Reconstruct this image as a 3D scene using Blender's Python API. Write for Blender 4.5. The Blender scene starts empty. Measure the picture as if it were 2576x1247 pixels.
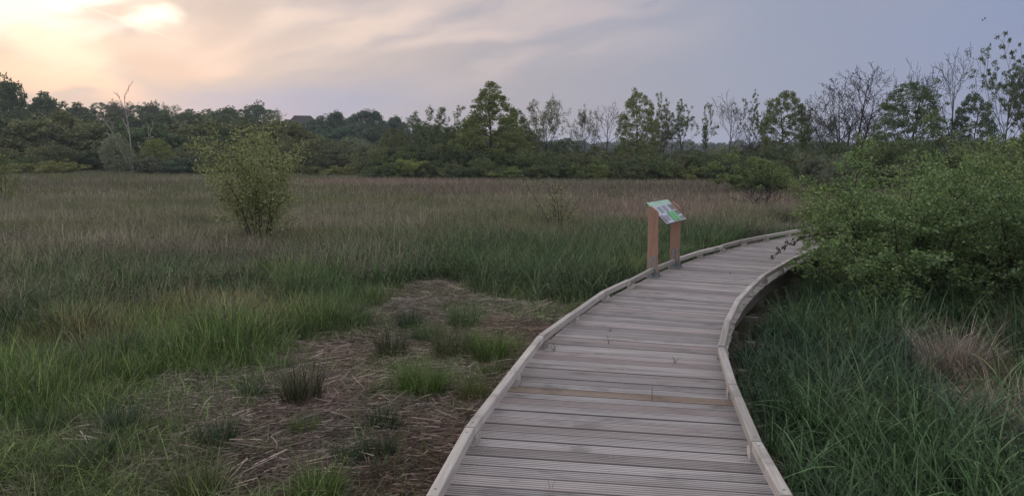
import bpy, math, random
import numpy as np
from mathutils import Vector, Matrix

# ------------------------------------------------------------------ basics
scene = bpy.context.scene
COL = scene.collection
R = math.radians
F = 2012.0; HZ = 392.0; CZ = 2.0; DECK = 0.45
PITCH = math.atan((623.5 - HZ) / F)
SP, CP = math.sin(PITCH), math.cos(PITCH)

def ray(px, py):
    a = (px - 1288.0) / F; b = (623.5 - py) / F
    return np.array([a, CP + b * SP, -SP + b * CP])
def on_plane(px, py, z=0.0):
    d = ray(px, py); return d * ((z - CZ) / d[2]) + np.array([0, 0, CZ])
def at_depth(px, py, Y):
    d = ray(px, py); return d * (Y / d[1]) + np.array([0, 0, CZ])
def proj(x, y, z):
    zz = z - CZ
    dep = y * CP - zz * SP; up = y * SP + zz * CP
    dep = np.maximum(dep, 0.05)
    return 1288 + F * x / dep, 623.5 - F * up / dep

def lin(r, g, b):
    f = lambda c: (c / 255 / 12.92) if c / 255 <= 0.04045 else ((c / 255 + 0.055) / 1.055) ** 2.4
    return (f(r), f(g), f(b))
def lin4(r, g, b): return lin(r, g, b) + (1.0,)

def sstep(a, b, x):
    t = np.clip((x - a) / (b - a), 0, 1); return t * t * (3 - 2 * t)

def vnoise(x, y, scale, seed=0):
    x = np.asarray(x, float) / scale; y = np.asarray(y, float) / scale
    xi = np.floor(x).astype(np.int64); yi = np.floor(y).astype(np.int64)
    fx = x - xi; fy = y - yi
    fx = fx * fx * (3 - 2 * fx); fy = fy * fy * (3 - 2 * fy)
    def h(i, j):
        n = (i * 374761393 + j * 668265263 + seed * 1442695041) & 0x7fffffff
        n = ((n ^ (n >> 13)) * 1274126177) & 0x7fffffff
        return ((n ^ (n >> 16)) & 0xffff) / 65535.0
    return (h(xi, yi) * (1 - fx) + h(xi + 1, yi) * fx) * (1 - fy) + (h(xi, yi + 1) * (1 - fx) + h(xi + 1, yi + 1) * fx) * fy
def fnoise(x, y, scale, seed=0):
    return 0.55 * vnoise(x, y, scale, seed) + 0.3 * vnoise(x, y, scale * 0.45, seed + 7) + 0.15 * vnoise(x, y, scale * 0.2, seed + 13)

def ground_z(x, y):
    x = np.asarray(x, float); y = np.asarray(y, float)
    a = np.arctan2(x, np.maximum(y, 0.01))
    A = 4.5 * (1 - sstep(-0.30, 0.12, a)) + 1.5 * (1 - sstep(0.0, 0.3, a))
    r = np.hypot(x, y)
    hill = A * sstep(95, 240, r) * (y > 0)
    ridge = 9.0 * sstep(420, 850, r)
    und = 0.10 * (fnoise(x, y, 2.2, 3) - 0.5) * (1 - sstep(40, 90, r)) * sstep(0, 3, r)
    return hill + ridge + und

def mesh_obj(name, verts, faces, mat=None, parent=None, loc=(0, 0, 0), attrs=None, uv=None, smooth=False, matidx=None, mesh=None):
    if mesh is None:
        mesh = new_mesh(name, verts, faces, mat, attrs, uv, smooth, matidx)
    o = bpy.data.objects.new(name, mesh)
    COL.objects.link(o)
    o.location = loc
    if parent is not None: o.parent = parent
    return o

def new_mesh(name, verts, faces, mat=None, attrs=None, uv=None, smooth=False, matidx=None):
    me = bpy.data.meshes.new(name)
    if isinstance(faces, np.ndarray):
        V = np.asarray(verts, np.float32); k = faces.shape[1]; n = len(faces)
        me.vertices.add(len(V)); me.vertices.foreach_set('co', V.ravel())
        me.loops.add(n * k); me.loops.foreach_set('vertex_index', faces.astype(np.int32).ravel())
        me.polygons.add(n); me.polygons.foreach_set('loop_start', np.arange(0, n * k, k, dtype=np.int32))
        me.update(calc_edges=True)
    else:
        me.from_pydata([tuple(map(float, v)) for v in verts], [], [tuple(map(int, f)) for f in faces])
        me.update()
    for m in (mat if isinstance(mat, (list, tuple)) else [mat]):
        if m is not None: me.materials.append(m)
    if attrs:
        for k_, v in attrs.items():
            a = me.attributes.new(k_, 'FLOAT', 'POINT'); a.data.foreach_set('value', np.asarray(v, np.float32).ravel())
    if uv is not None:
        li = np.empty(len(me.loops), np.int32); me.loops.foreach_get('vertex_index', li)
        l = me.uv_layers.new(name='UVMap'); l.data.foreach_set('uv', np.asarray(uv, np.float32)[li].ravel())
    if matidx is not None: me.polygons.foreach_set('material_index', np.asarray(matidx, np.int32))
    if smooth: me.polygons.foreach_set('use_smooth', np.ones(len(me.polygons), bool))
    return me

def tag(o, label=None, cat=None, group=None, kind=None):
    if label: o['label'] = label
    if cat: o['category'] = cat
    if group: o['group'] = group
    if kind: o['kind'] = kind
    return o
def empty(name, loc, rz=0.0, label=None, cat=None, group=None):
    o = bpy.data.objects.new(name, None); COL.objects.link(o)
    o.location = loc; o.rotation_euler = (0, 0, rz); o.empty_display_size = 0.2
    return tag(o, label, cat, group)

class MB:
    """collects boxes and other small shapes into one mesh, with a uv along each piece"""
    def __init__(s): s.v = []; s.f = []; s.uv = []; s.r = []; s.mi = []; s.g = None
    def add(s, vs, fs, uvs=None, r=0.5, mi=0):
        b = len(s.v); s.v += [tuple(map(float, v)) for v in vs]; s.f += [tuple(int(i) + b for i in f) for f in fs]
        s.uv += [tuple(u) for u in uvs] if uvs is not None else [(v[0], v[1]) for v in vs]
        s.r += [r] * len(vs); s.mi += [mi] * len(fs)
    def beam(s, a, b, w, h, bev=0.004, up=(0, 0, 1), r=0.5, mi=0, da=None, db=None):
        """bar from a to b (centre of its section); da / db: in-plan side vectors for mitred ends"""
        a = np.array(a, float); b = np.array(b, float); up = np.array(up, float)
        d = b - a; L = np.linalg.norm(d); d /= L
        side = np.cross(d, up); side /= np.linalg.norm(side); u2 = np.cross(side, d)
        sec = [(-w/2, -h/2 + bev), (-w/2 + bev, -h/2), (w/2 - bev, -h/2), (w/2, -h/2 + bev), (w/2, h/2 - bev), (w/2 - bev, h/2), (-w/2 + bev, h/2), (-w/2, h/2 - bev)]
        vs = []; uvs = []
        per = 0
        for k, (p, sv) in enumerate(((a, side if da is None else np.array(da, float)), (b, side if db is None else np.array(db, float)))):
            per = 0
            for i, (x, y) in enumerate(sec):
                vs.append(p + sv * x + u2 * y); uvs.append((k * L + r * 37, per + r * 11)); per += w / 4 + h / 4
        n = len(sec); fs = [(i, (i + 1) % n, n + (i + 1) % n, n + i) for i in range(n)]
        fs.append(tuple(range(n - 1, -1, -1))); fs.append(tuple(range(n, 2 * n)))
        s.add(vs, fs, uvs, r, mi)
    def box(s, c, sx, sy, sz, bev=0.003, r=0.5, mi=0):
        c = np.array(c, float); s.beam(c - (0, sy / 2, 0), c + (0, sy / 2, 0), sx, sz, bev, r=r, mi=mi)
    def prism(s, outline, ax, ay, az, o, t, r=0.5, mi=0):
        """outline in (ax, ay) plane, extruded t along az"""
        o = np.array(o, float); ax, ay, az = [np.array(q, float) for q in (ax, ay, az)]
        n = len(outline)
        vs = [o + ax * x + ay * y for x, y in outline] + [o + ax * x + ay * y + az * t for x, y in outline]
        fs = [tuple(range(n - 1, -1, -1)), tuple(range(n, 2 * n))] + [(i, (i + 1) % n, n + (i + 1) % n, n + i) for i in range(n)]
        s.add(vs, fs, None, r, mi)
    def build(s, name, mat, parent=None, loc=(0, 0, 0), smooth=False):
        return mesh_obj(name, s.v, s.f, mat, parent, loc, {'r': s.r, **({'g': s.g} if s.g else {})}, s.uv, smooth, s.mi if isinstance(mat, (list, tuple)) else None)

# ------------------------------------------------------------------ materials
class NT:
    def __init__(s, tree): s.t = tree; s.n = tree.nodes; s.l = tree.links
    def new(s, typ, **kw):
        n = s.n.new(typ)
        for k, v in kw.items(): setattr(n, k, v)
        return n
    def put(s, sock, v):
        if hasattr(v, 'node') or isinstance(v, bpy.types.NodeSocket): s.l.new(v, sock)
        elif v is not None:
            if isinstance(v, (tuple, list)) and len(v) == 3 and sock.type == 'RGBA': v = tuple(v) + (1,)
            sock.default_value = v
    def math(s, op, a, b=None, c=None, clamp=False):
        n = s.new('ShaderNodeMath', operation=op, use_clamp=clamp)
        s.put(n.inputs[0], a)
        if b is not None: s.put(n.inputs[1], b)
        if c is not None: s.put(n.inputs[2], c)
        return n.outputs[0]
    def mix(s, f, a, b, blend='MIX'):
        n = s.new('ShaderNodeMix', data_type='RGBA', blend_type=blend)
        s.put(n.inputs[0], f); s.put(n.inputs[6], a); s.put(n.inputs[7], b); return n.outputs[2]
    def noise(s, vec, scale, detail=4, rough=0.55, dist=0.0, out=0):
        n = s.new('ShaderNodeTexNoise'); s.put(n.inputs['Vector'], vec) if vec is not None else None
        n.inputs['Scale'].default_value = scale; n.inputs['Detail'].default_value = detail
        n.inputs['Roughness'].default_value = rough; n.inputs['Distortion'].default_value = dist
        return n.outputs[out]
    def rng(s, v, a, b, c=0.0, d=1.0, smooth=True):
        n = s.new('ShaderNodeMapRange', interpolation_type='SMOOTHSTEP' if smooth else 'LINEAR')
        s.put(n.inputs[0], v); 
        for i, q in enumerate((a, b, c, d)): s.put(n.inputs[i + 1], q)
        return n.outputs[0]
    def ramp(s, f, stops):
        n = s.new('ShaderNodeValToRGB'); s.put(n.inputs[0], f); e = n.color_ramp.elements
        while len(e) < len(stops): e.new(0.5)
        for q, (p, c) in zip(e, stops): q.position = p; q.color = tuple(c) + (1,) if len(c) == 3 else c
        return n.outputs[0]
    def comb(s, x, y, z=0.0):
        n = s.new('ShaderNodeCombineXYZ'); s.put(n.inputs[0], x); s.put(n.inputs[1], y); s.put(n.inputs[2], z); return n.outputs[0]
    def mapping(s, vec, scale=(1, 1, 1), loc=(0, 0, 0), rot=(0, 0, 0)):
        n = s.new('ShaderNodeMapping'); s.put(n.inputs[0], vec); n.inputs['Scale'].default_value = scale
        n.inputs['Location'].default_value = loc; n.inputs['Rotation'].default_value = rot; return n.outputs[0]
    def attr(s, name, typ='GEOMETRY', out=2):
        n = s.new('ShaderNodeAttribute', attribute_type=typ, attribute_name=name); return n.outputs[out]

def material(name):
    m = bpy.data.materials.new(name); m.use_nodes = True; nt = NT(m.node_tree)
    p = m.node_tree.nodes['Principled BSDF']
    return m, nt, p
def bump(nt, p, h, strength=0.4, dist=0.01):
    b = nt.new('ShaderNodeBump'); b.inputs['Strength'].default_value = strength; b.inputs['Distance'].default_value = dist
    nt.put(b.inputs['Height'], h); nt.l.new(b.outputs[0], p.inputs['Normal'])

def wood_mat(name, c0, c1, c2, hue=None, rough=0.68):
    m, nt, p = material(name)
    uv = nt.new('ShaderNodeUVMap').outputs[0]
    r = nt.attr('r')
    g = nt.noise(nt.mapping(uv, (2.2, 70, 1)), 1.0, 5, 0.6, 0.3)
    g2 = nt.noise(nt.mapping(uv, (0.9, 9, 1)), 1.0, 3, 0.6, 0.6)
    st = nt.noise(nt.mapping(uv, (2.5, 3.0, 1), (3, 7, 0)), 1.0, 4, 0.6)
    f = nt.math('ADD', nt.math('MULTIPLY', g, 0.5), nt.math('MULTIPLY', g2, 0.5))
    c = nt.ramp(f, [(0.32, c0), (0.5, c1), (0.66, c2)])
    c = nt.mix(nt.rng(st, 0.52, 0.72, 0, 0.62), c, tuple(x * 0.45 for x in c0))
    br = nt.rng(r, 0, 1, 0.68, 1.22, False)
    c = nt.mix(1.0, c, nt.comb(br, br, br), 'MULTIPLY')
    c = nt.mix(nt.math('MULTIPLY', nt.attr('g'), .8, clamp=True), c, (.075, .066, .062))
    if hue: c = nt.mix(nt.rng(nt.noise(nt.comb(nt.math('MULTIPLY', r, 91.7), 0.0), 1.0, 0), 0.45, 0.7, 0, 0.55), c, hue)
    nt.l.new(c, p.inputs['Base Color']); p.inputs['Roughness'].default_value = rough
    p.inputs['Specular IOR Level'].default_value = 0.4
    bump(nt, p, nt.math('ADD', g, g2), 0.45, 0.003)
    return m

M = {}
M['deck'] = wood_mat('weathered_decking', (.20, .180, .180), (.325, .300, .304), (.46, .436, .446), hue=(.32, .255, .25))
M['rail'] = wood_mat('weathered_rail', (.26, .235, .222), (.40, .368, .352), (.52, .49, .472))
M['beam'] = wood_mat('dark_beam', (.07, .06, .055), (.12, .105, .095), (.18, .16, .15))
M['newplank'] = wood_mat('newer_plank', (.23, .165, .13), (.32, .24, .19), (.39, .32, .27))
M['post'] = wood_mat('larch_post', (.27, .150, .105), (.37, .215, .155), (.45, .28, .21), rough=0.7)

def simple(name, col, rough=0.6, metal=0.0, nscale=None, namt=0.25, spec=0.4):
    m, nt, p = material(name)
    if nscale:
        tc = nt.new('ShaderNodeTexCoord').outputs['Object']
        n = nt.noise(tc, nscale, 4)
        c = nt.mix(nt.rng(n, 0.3, 0.7), tuple(x * (1 - namt) for x in col), tuple(min(1, x * (1 + namt)) for x in col))
        nt.l.new(c, p.inputs['Base Color'])
    else: p.inputs['Base Color'].default_value = tuple(col) + (1,)
    p.inputs['Roughness'].default_value = rough; p.inputs['Metallic'].default_value = metal
    p.inputs['Specular IOR Level'].default_value = spec
    return m
M['zinc'] = simple('galvanised_steel', (.27, .30, .33), 0.5, 0.75, 60, 0.2)
M['screw'] = simple('screw_steel', (.45, .45, .45), 0.4, 0.6)
M['print'] = simple('panel_print', (.50, .53, .60), 0.35, 0, 14, 0.1)
M['mint'] = simple('mint_print', (.36, .55, .42), 0.35, 0, 9, 0.12)
M['ink'] = simple('grey_text', (.17, .18, .22), 0.5)
M['flap'] = simple('green_flap', (.13, .42, .16), 0.4, 0, 20, 0.1)
M['edge'] = simple('panel_core', (.10, .11, .10), 0.5)
M['roofm'] = simple('roof_tiles', (.045, .035, .036), 0.8, 0, 3, 0.3)
M['wallm'] = simple('house_render', (.20, .19, .19), 0.9, 0, 2, 0.15)
M['bird'] = simple('dark_plumage', (.04, .04, .045), 0.8, 0, 30, 0.2)
def photo_mat():
    m, nt, p = material('photo_print')
    tc = nt.new('ShaderNodeTexCoord').outputs['Object']
    n = nt.noise(tc, 34, 5, 0.7)
    nt.l.new(nt.ramp(n, [(0.36, (.03, .028, .028)), (0.5, (.15, .13, .12)), (0.6, (.34, .30, .30)), (0.75, (.5, .5, .55))]), p.inputs['Base Color'])
    p.inputs['Roughness'].default_value = 0.35
    return m
M['photo'] = photo_mat()

def bark_mat(name, c0, c1):
    m, nt, p = material(name)
    tc = nt.new('ShaderNodeTexCoord').outputs['Object']
    n = nt.noise(nt.mapping(tc, (8, 8, 2)), 1.5, 5, 0.65)
    nt.l.new(nt.ramp(n, [(0.3, c0), (0.7, c1)]), p.inputs['Base Color'])
    p.inputs['Roughness'].default_value = 0.9; p.inputs['Specular IOR Level'].default_value = 0.15
    bump(nt, p, n, 0.5, 0.02)
    return m
M['bark'] = bark_mat('bark', (.030, .026, .023), (.085, .075, .065))
M['twig'] = bark_mat('twig_bark', (.038, .034, .034), (.10, .09, .09))
M['deadwood'] = bark_mat('bleached_wood', (.24, .22, .21), (.42, .39, .38))

def leaf_mat(name, transl=0.35, use_obj=True, col=(1, 1, 1)):
    m, nt, p = material(name)
    r = nt.attr('r')
    base = nt.new('ShaderNodeObjectInfo').outputs['Color'] if use_obj else col
    br = nt.rng(r, 0, 1, 0.62, 1.38, False)
    c = nt.mix(1.0, base, nt.comb(br, br, br), 'MULTIPLY')
    h = nt.math('FRACT', nt.math('MULTIPLY', r, 17.31))
    c = nt.mix(nt.rng(h, 0.6, 1.0, 0, 0.25), c, nt.mix(1.0, c, (1.45, 1.12, 0.75), 'MULTIPLY'))
    d = nt.new('ShaderNodeBsdfDiffuse'); nt.l.new(c, d.inputs[0])
    t = nt.new('ShaderNodeBsdfTranslucent'); nt.l.new(nt.mix(1.0, c, (1.0, 1.1, 0.78), 'MULTIPLY'), t.inputs[0])
    mx = nt.new('ShaderNodeMixShader'); mx.inputs[0].default_value = transl
    nt.l.new(d.outputs[0], mx.inputs[1]); nt.l.new(t.outputs[0], mx.inputs[2])
    g = nt.new('ShaderNodeBsdfGlossy'); g.inputs['Roughness'].default_value = 0.45
    g.inputs[0].default_value = (.7, .75, .8, 1)
    mx2 = nt.new('ShaderNodeMixShader'); mx2.inputs[0].default_value = 0.035
    nt.l.new(mx.outputs[0], mx2.inputs[1]); nt.l.new(g.outputs[0], mx2.inputs[2])
    out = m.node_tree.nodes['Material Output']; nt.l.new(mx2.outputs[0], out.inputs[0])
    m.node_tree.nodes.remove(p)
    return m
M['leaf'] = leaf_mat('leaves')

def grass_mat(name, instanced=True):
    m, nt, p = material(name)
    t = nt.attr('t'); r = nt.attr('r'); sd = nt.attr('seed')
    base = nt.attr('tint', 'INSTANCER', 0) if instanced else nt.new('ShaderNodeObjectInfo').outputs['Color']
    br = nt.math('ADD', .55, nt.math('MULTIPLY', nt.math('POWER', r, 3.0), 1.9))
    c = nt.mix(1.0, base, nt.comb(br, br, br), 'MULTIPLY')
    # some blades are dead straw, and live blades carry a paler tip
    dead = nt.rng(nt.math('FRACT', nt.math('MULTIPLY', r, 23.7)), 0.90, 0.94, 0, 0.7)
    c = nt.mix(dead, c, (.20, .165, .125))
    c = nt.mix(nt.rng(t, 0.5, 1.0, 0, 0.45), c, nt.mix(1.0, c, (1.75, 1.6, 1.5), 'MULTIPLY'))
    c = nt.mix(sd, c, (.22, .19, .14))
    d = nt.new('ShaderNodeBsdfDiffuse'); nt.l.new(c, d.inputs[0])
    tr = nt.new('ShaderNodeBsdfTranslucent'); nt.l.new(c, tr.inputs[0])
    mx = nt.new('ShaderNodeMixShader'); mx.inputs[0].default_value = 0.3
    nt.l.new(d.outputs[0], mx.inputs[1]); nt.l.new(tr.outputs[0], mx.inputs[2])
    g = nt.new('ShaderNodeBsdfGlossy'); g.inputs['Roughness'].default_value = 0.4; g.inputs[0].default_value = (.75, .8, .85, 1)
    mx2 = nt.new('ShaderNodeMixShader'); mx2.inputs[0].default_value = 0.03
    nt.l.new(mx.outputs[0], mx2.inputs[1]); nt.l.new(g.outputs[0], mx2.inputs[2])
    nt.l.new(mx2.outputs[0], m.node_tree.nodes['Material Output'].inputs[0]); m.node_tree.nodes.remove(p)
    return m
M['grass'] = grass_mat('grass_blades'); M['tussock'] = grass_mat('tussock_blades', False)

def ground_mat():
    m, nt, p = material('marsh_ground')
    tc = nt.new('ShaderNodeTexCoord').outputs['Object']
    n = nt.noise(tc, 2.2, 8, 0.7); n2 = nt.noise(tc, 26, 5, 0.7, 0.5); n3 = nt.noise(tc, 0.35, 4)
    c = nt.ramp(n2, [(0.32, (.05, .040, .033)), (0.5, (.12, .098, .082)), (0.68, (.22, .185, .16))])
    c = nt.mix(nt.rng(n, 0.48, 0.66, 0, 0.8), c, (.05, .06, .03))
    c = nt.mix(nt.rng(n3, 0.45, 0.65, 0, 0.4), c, (.09, .08, .055))
    nt.l.new(c, p.inputs['Base Color']); p.inputs['Roughness'].default_value = 0.95; p.inputs['Specular IOR Level'].default_value = 0.1
    bump(nt, p, n2, 0.8, 0.03)
    return m
M['ground'] = ground_mat()

# ------------------------------------------------------------------ ground sheet
def build_ground():
    rad = np.concatenate([np.arange(0.6, 14, 0.28), np.geomspace(14, 1000, 62)])
    na = 300; az = np.linspace(0, 2 * np.pi, na, endpoint=False)
    rr, aa = np.meshgrid(rad, az, indexing='ij')
    x = rr * np.sin(aa); y = rr * np.cos(aa); z = ground_z(x, y)
    V = np.column_stack([x.ravel(), y.ravel(), z.ravel()]); V = np.vstack([V, [[0, 0, float(ground_z(0, 0))]]])
    n = len(rad); i, j = np.meshgrid(np.arange(n - 1), np.arange(na), indexing='ij')
    a = i * na + j; b = i * na + (j + 1) % na
    fs = [tuple(q) for q in np.stack([a, a + na, b + na, b], -1).reshape(-1, 4)]
    c = n * na
    fs += [(c, (k + 1) % na, k)[::-1] for k in range(na)]
    o = mesh_obj('ground', V, fs, M['ground'], smooth=True)
    tag(o, 'brown marshy ground of soil and dead thatch under the grass', 'ground', kind='structure')
build_ground()

# ------------------------------------------------------------------ boardwalk
RT = DECK + 0.12                         # top of the kerb rails
Lpx = [(1085,1247),(1181,1071),(1290,931),(1360,843),(1440,784),(1518,731),(1583,702),(1646,671),(1700,650),(1757,631),(1815,616),(1868,602),(1924,591),(1980,581),(2030,573),(2085,565),(2145,558),(2215,551),(2300,545)]
Rpx = [(1980,1247),(1904,1109),(1844,963),(1815,869),(1830,805),(1856,753),(1888,718),(1920,690),(1962,665),(1996,646),(2034,631)]
Lp = [on_plane(a, b, RT)[:2] for a, b in Lpx]
Rp = [on_plane(a, b, RT)[:2] for a, b in Rpx]
Lp = [np.array(q) for q in Lp]; Rp = [np.array(q) for q in Rp]
def extend_back(P, n, step=1.0, dx=0.0):
    out = []
    d = P[0] - P[1]; d = d / np.linalg.norm(d)
    q = P[0]
    for k in range(n):
        d = d + np.array([dx, 0]); d /= np.linalg.norm(d); q = q + d * step; out.append(q)
    return out[::-1]
Lp = extend_back(Lp, 6, 1.0, 0.0) + Lp
Rp = extend_back(Rp, 6, 1.0, -0.02) + Rp
WID = 1.46
# the right-hand rail beyond the last traced joint keeps the deck's width
for k in range(len(Lp) - 7, len(Lp)):
    t = Lp[min(k + 1, len(Lp) - 1)] - Lp[k - 1]; t /= np.linalg.norm(t)
    q = Lp[k] + np.array([t[1], -t[0]]) * WID
    if np.dot(q - Rp[-1], t) > 0.5: Rp.append(q)
Lp = np.array(Lp); Rp = np.array(Rp)

def arclen(P): return np.concatenate([[0], np.cumsum(np.linalg.norm(np.diff(P, axis=0), axis=1))])
def at_arc(P, s, S=None):
    S = arclen(P) if S is None else S
    return np.array([np.interp(s, S, P[:, 0]), np.interp(s, S, P[:, 1])])
def smooth_poly(P, n=400, it=0.45):
    S = arclen(P); s = np.linspace(0, S[-1], n); Q = np.column_stack([np.interp(s, S, P[:, 0]), np.interp(s, S, P[:, 1])])
    k = max(1, int(it / (S[-1] / n))); ker = np.hanning(2 * k + 3); ker /= ker.sum()
    pad = k + 1
    for c in range(2):
        e = np.concatenate([2 * Q[0, c] - Q[pad:0:-1, c], Q[:, c], 2 * Q[-1, c] - Q[-2:-pad - 2:-1, c]])
        Q[:, c] = np.convolve(e, ker, 'valid')
    return Q
Ls = smooth_poly(Lp, 500, 1.2); Rs = smooth_poly(Rp, 500, 0.9)
# pair the two edges across the deck
SL, SR = arclen(Ls), arclen(Rs)
def pair_right(sL):
    p = at_arc(Ls, sL, SL); t = at_arc(Ls, min(sL + 0.9, SL[-1]), SL) - at_arc(Ls, max(sL - 0.9, 0), SL); t /= np.linalg.norm(t)
    return np.argmin(np.abs((Rs - p) @ t) + 0.25 * np.abs(np.linalg.norm(Rs - p, axis=1) - WID))
ctl = np.arange(0.4, SL[-1] - 0.2, 0.5)
pr = np.array([SR[pair_right(s)] for s in ctl]); pr = np.maximum.accumulate(pr)
ker = np.hanning(7); ker /= ker.sum()
prs = np.convolve(np.concatenate([pr[:1].repeat(3) - np.array([1.5, 1.0, .5]), pr, pr[-1:].repeat(3) + np.array([.5, 1.0, 1.5])]), ker, 'valid')

def build_boardwalk():
    root = empty('boardwalk', (float((Lp[6][0] + Rp[6][0]) / 2), float(Lp[6][1]), 0), 0, 'weathered grey grooved boardwalk with low kerb rails curving into the bushes', 'boardwalk')
    ro = np.array(root.location)
    rng = np.random.default_rng(4)
    deck = MB(); plank = MB(); screws = MB()
    pitch = 0.124; s = 0.45; k = 0
    prof = [(0, -0.028), (0, -0.007), (0.0025, -0.002), (0.006, 0)]
    ng = 4; rw = 0.0135; gw = (0.128 - 0.012 - (ng + 1) * rw) / ng
    v = 0.006
    for g in range(ng):
        v += rw; prof += [(v, 0), (v + gw * 0.20, -0.0045), (v + gw * 0.80, -0.0045), (v + gw, 0)]; v += gw
    prof += [(0.122, 0), (0.1255, -0.002), (0.128, -0.007), (0.128, -0.028)]
    prof = np.array(prof); npf = len(prof)
    while s < SL[-1] - 0.5:
        sr = np.interp(s, ctl, prs)
        a = at_arc(Ls, s, SL); b = at_arc(Rs, sr, SR)
        s2 = s + pitch; sr2 = np.interp(s2, ctl, prs)
        mid = np.linalg.norm((at_arc(Ls, s2, SL) + at_arc(Rs, sr2, SR)) / 2 - (a + b) / 2)
        s2 = s + pitch * pitch / max(mid, 0.05); sr2 = np.interp(s2, ctl, prs)
        a2 = at_arc(Ls, s2, SL); b2 = at_arc(Rs, sr2, SR)
        w = b - a; w /= np.linalg.norm(w)
        ov = 0.035 + rng.uniform(-0.006, 0.006)
        zj = rng.normal(0, 0.0013); tz = rng.normal(0, 0.001)
        r = rng.random()
        vs = []; uvs = []
        gap = 1 - rng.uniform(0.07, 0.13)
        for e, (p, q) in enumerate(((a - w * ov, a2 - w * ov), (b + w * ov, b2 + w * ov))):
            Lw = np.linalg.norm(q - p)
            for (vv, zz) in prof:
                f = vv / 0.128 * gap
                c = p + (q - p) * f
                vs.append((c[0], c[1], DECK + zz + zj + tz * (f - 0.5)))
                uvs.append((e * 1.55 + r * 53, vv + r * 29))
        fs = [(i, i + 1, npf + i + 1, npf + i) for i in range(npf - 1)] + [(npf - 1, 0, npf, 2 * npf - 1)]
        fs += [tuple(range(npf - 1, -1, -1)), tuple(range(npf, 2 * npf))]
        fs = [f[::-1] for f in fs]
        px, py = proj(*(list((a + b) / 2) + [DECK]))
        new = abs(py - 997) < 8 and not plank.v
        (plank if new else deck).add([np.array(q) - ro for q in vs], fs, uvs, r)
        if (a[1] + b[1]) / 2 < 13:
            for fr in (0.045, 0.5, 0.955):
                for fv in (0.24, 0.76):
                    c = (a + (b - a) * (fr + rng.normal(0, 0.004))) * (1 - fv * .94) + (a2 + (b2 - a2) * fr) * fv * .94
                    cz = DECK + zj + 0.0012
                    ring = [(c[0] + 0.0042 * math.cos(q), c[1] + 0.0042 * math.sin(q), cz) for q in np.linspace(0, 2 * np.pi, 6, endpoint=False)]
                    screws.add([np.array(q) - ro for q in ring], [tuple(range(6))], None, 0.5)
        s = s2; k += 1
    gp = [.9 if -.0055 < z < -.0035 else 1.2 if z < -.006 else .8 if z < -.0015 else 0.0 for v, z in prof]  # dirt in grooves and along edges; board sides darkened as painted gap shade
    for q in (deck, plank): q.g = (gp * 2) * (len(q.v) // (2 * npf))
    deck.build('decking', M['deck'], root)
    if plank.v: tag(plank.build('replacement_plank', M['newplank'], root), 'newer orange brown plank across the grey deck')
    tag(screws.build('screw_heads', M['screw'], root), kind='stuff')
    # kerb rails: one bar per bay, raised on blocks at the joints
    for side, P in ((-1, Lp), (1, Rp)):
        n = len(P)
        tans = [P[min(i + 1, n - 1)] - P[max(i - 1, 0)] for i in range(n)]
        for i in range(n - 1):
            if P[i + 1][1] < 0.5 and P[i][1] < -2.9: continue
            r = rng.random(); mb = MB()
            sv = []
            for j in (i, i + 1):
                if 0 < j < n - 1:
                    d1 = P[j] - P[j - 1]; d2 = P[j + 1] - P[j]; d1 /= np.linalg.norm(d1); d2 /= np.linalg.norm(d2)
                    t = d1 + d2; t /= np.linalg.norm(t); c = abs(np.dot(t, d1)); sv.append(np.array([t[1], -t[0], 0]) / max(c, .7))
                else:
                    t = P[i + 1] - P[i]; t /= np.linalg.norm(t); sv.append(np.array([t[1], -t[0], 0]))
            d = P[i + 1] - P[i]; d /= np.linalg.norm(d)
            h0 = rng.normal(0, .004); h1 = rng.normal(0, .004)
            a = np.array([*(P[i] + d * 0.006), RT - 0.030 + h0]) - ro; b = np.array([*(P[i + 1] - d * 0.006), RT - 0.030 + h1]) - ro
            mb.beam(a, b, 0.051, 0.056, 0.004, r=r, da=sv[0], db=sv[1])
            for q, sg in ((a, 1), (b, -1)):
                dd = (b - a) / np.linalg.norm(b - a)
                c0 = q + dd * sg * rng.uniform(.05, .075) + np.array([0, 0, .0285])
                ring = [c0 + np.array([.0075 * math.cos(u_), .0075 * math.sin(u_), 0.0]) for u_ in np.linspace(0, 2 * np.pi, 8, endpoint=False)]
                mb.add(ring, [tuple(range(8))], None, .5, 1)
            mb.build('kerb_rail', [M['rail'], M['edge']], root)
            # blocks under each joint, half way too on the first bays
            blk = MB(); q = P[i] + d * 0.075
            blk.beam(np.array([*(q - d * 0.055), DECK + 0.0275]) - ro, np.array([*(q + d * 0.055), DECK + 0.0275]) - ro, 0.058, 0.052, 0.003, r=rng.random())
            blk.build('spacer_block', M['rail'], root)
    # bearers, cross beams and posts under the deck
    for E_, off in ((Lp, 0.10), (Rp, -0.06)):
        mb = MB()
        for i in range(len(E_) - 1):
            d = E_[i + 1] - E_[i]; d /= np.linalg.norm(d); nrm = np.array([d[1], -d[0]])
            a = E_[i] + nrm * off * (1 if E_ is Lp else 1); b = E_[i + 1] + nrm * off
            mb.beam(np.array([*a, DECK - 0.115]) - ro, np.array([*b, DECK - 0.115]) - ro, 0.06, 0.17, 0.004, r=rng.random())
        mb.build('bearer', M['beam'], root)
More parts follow.
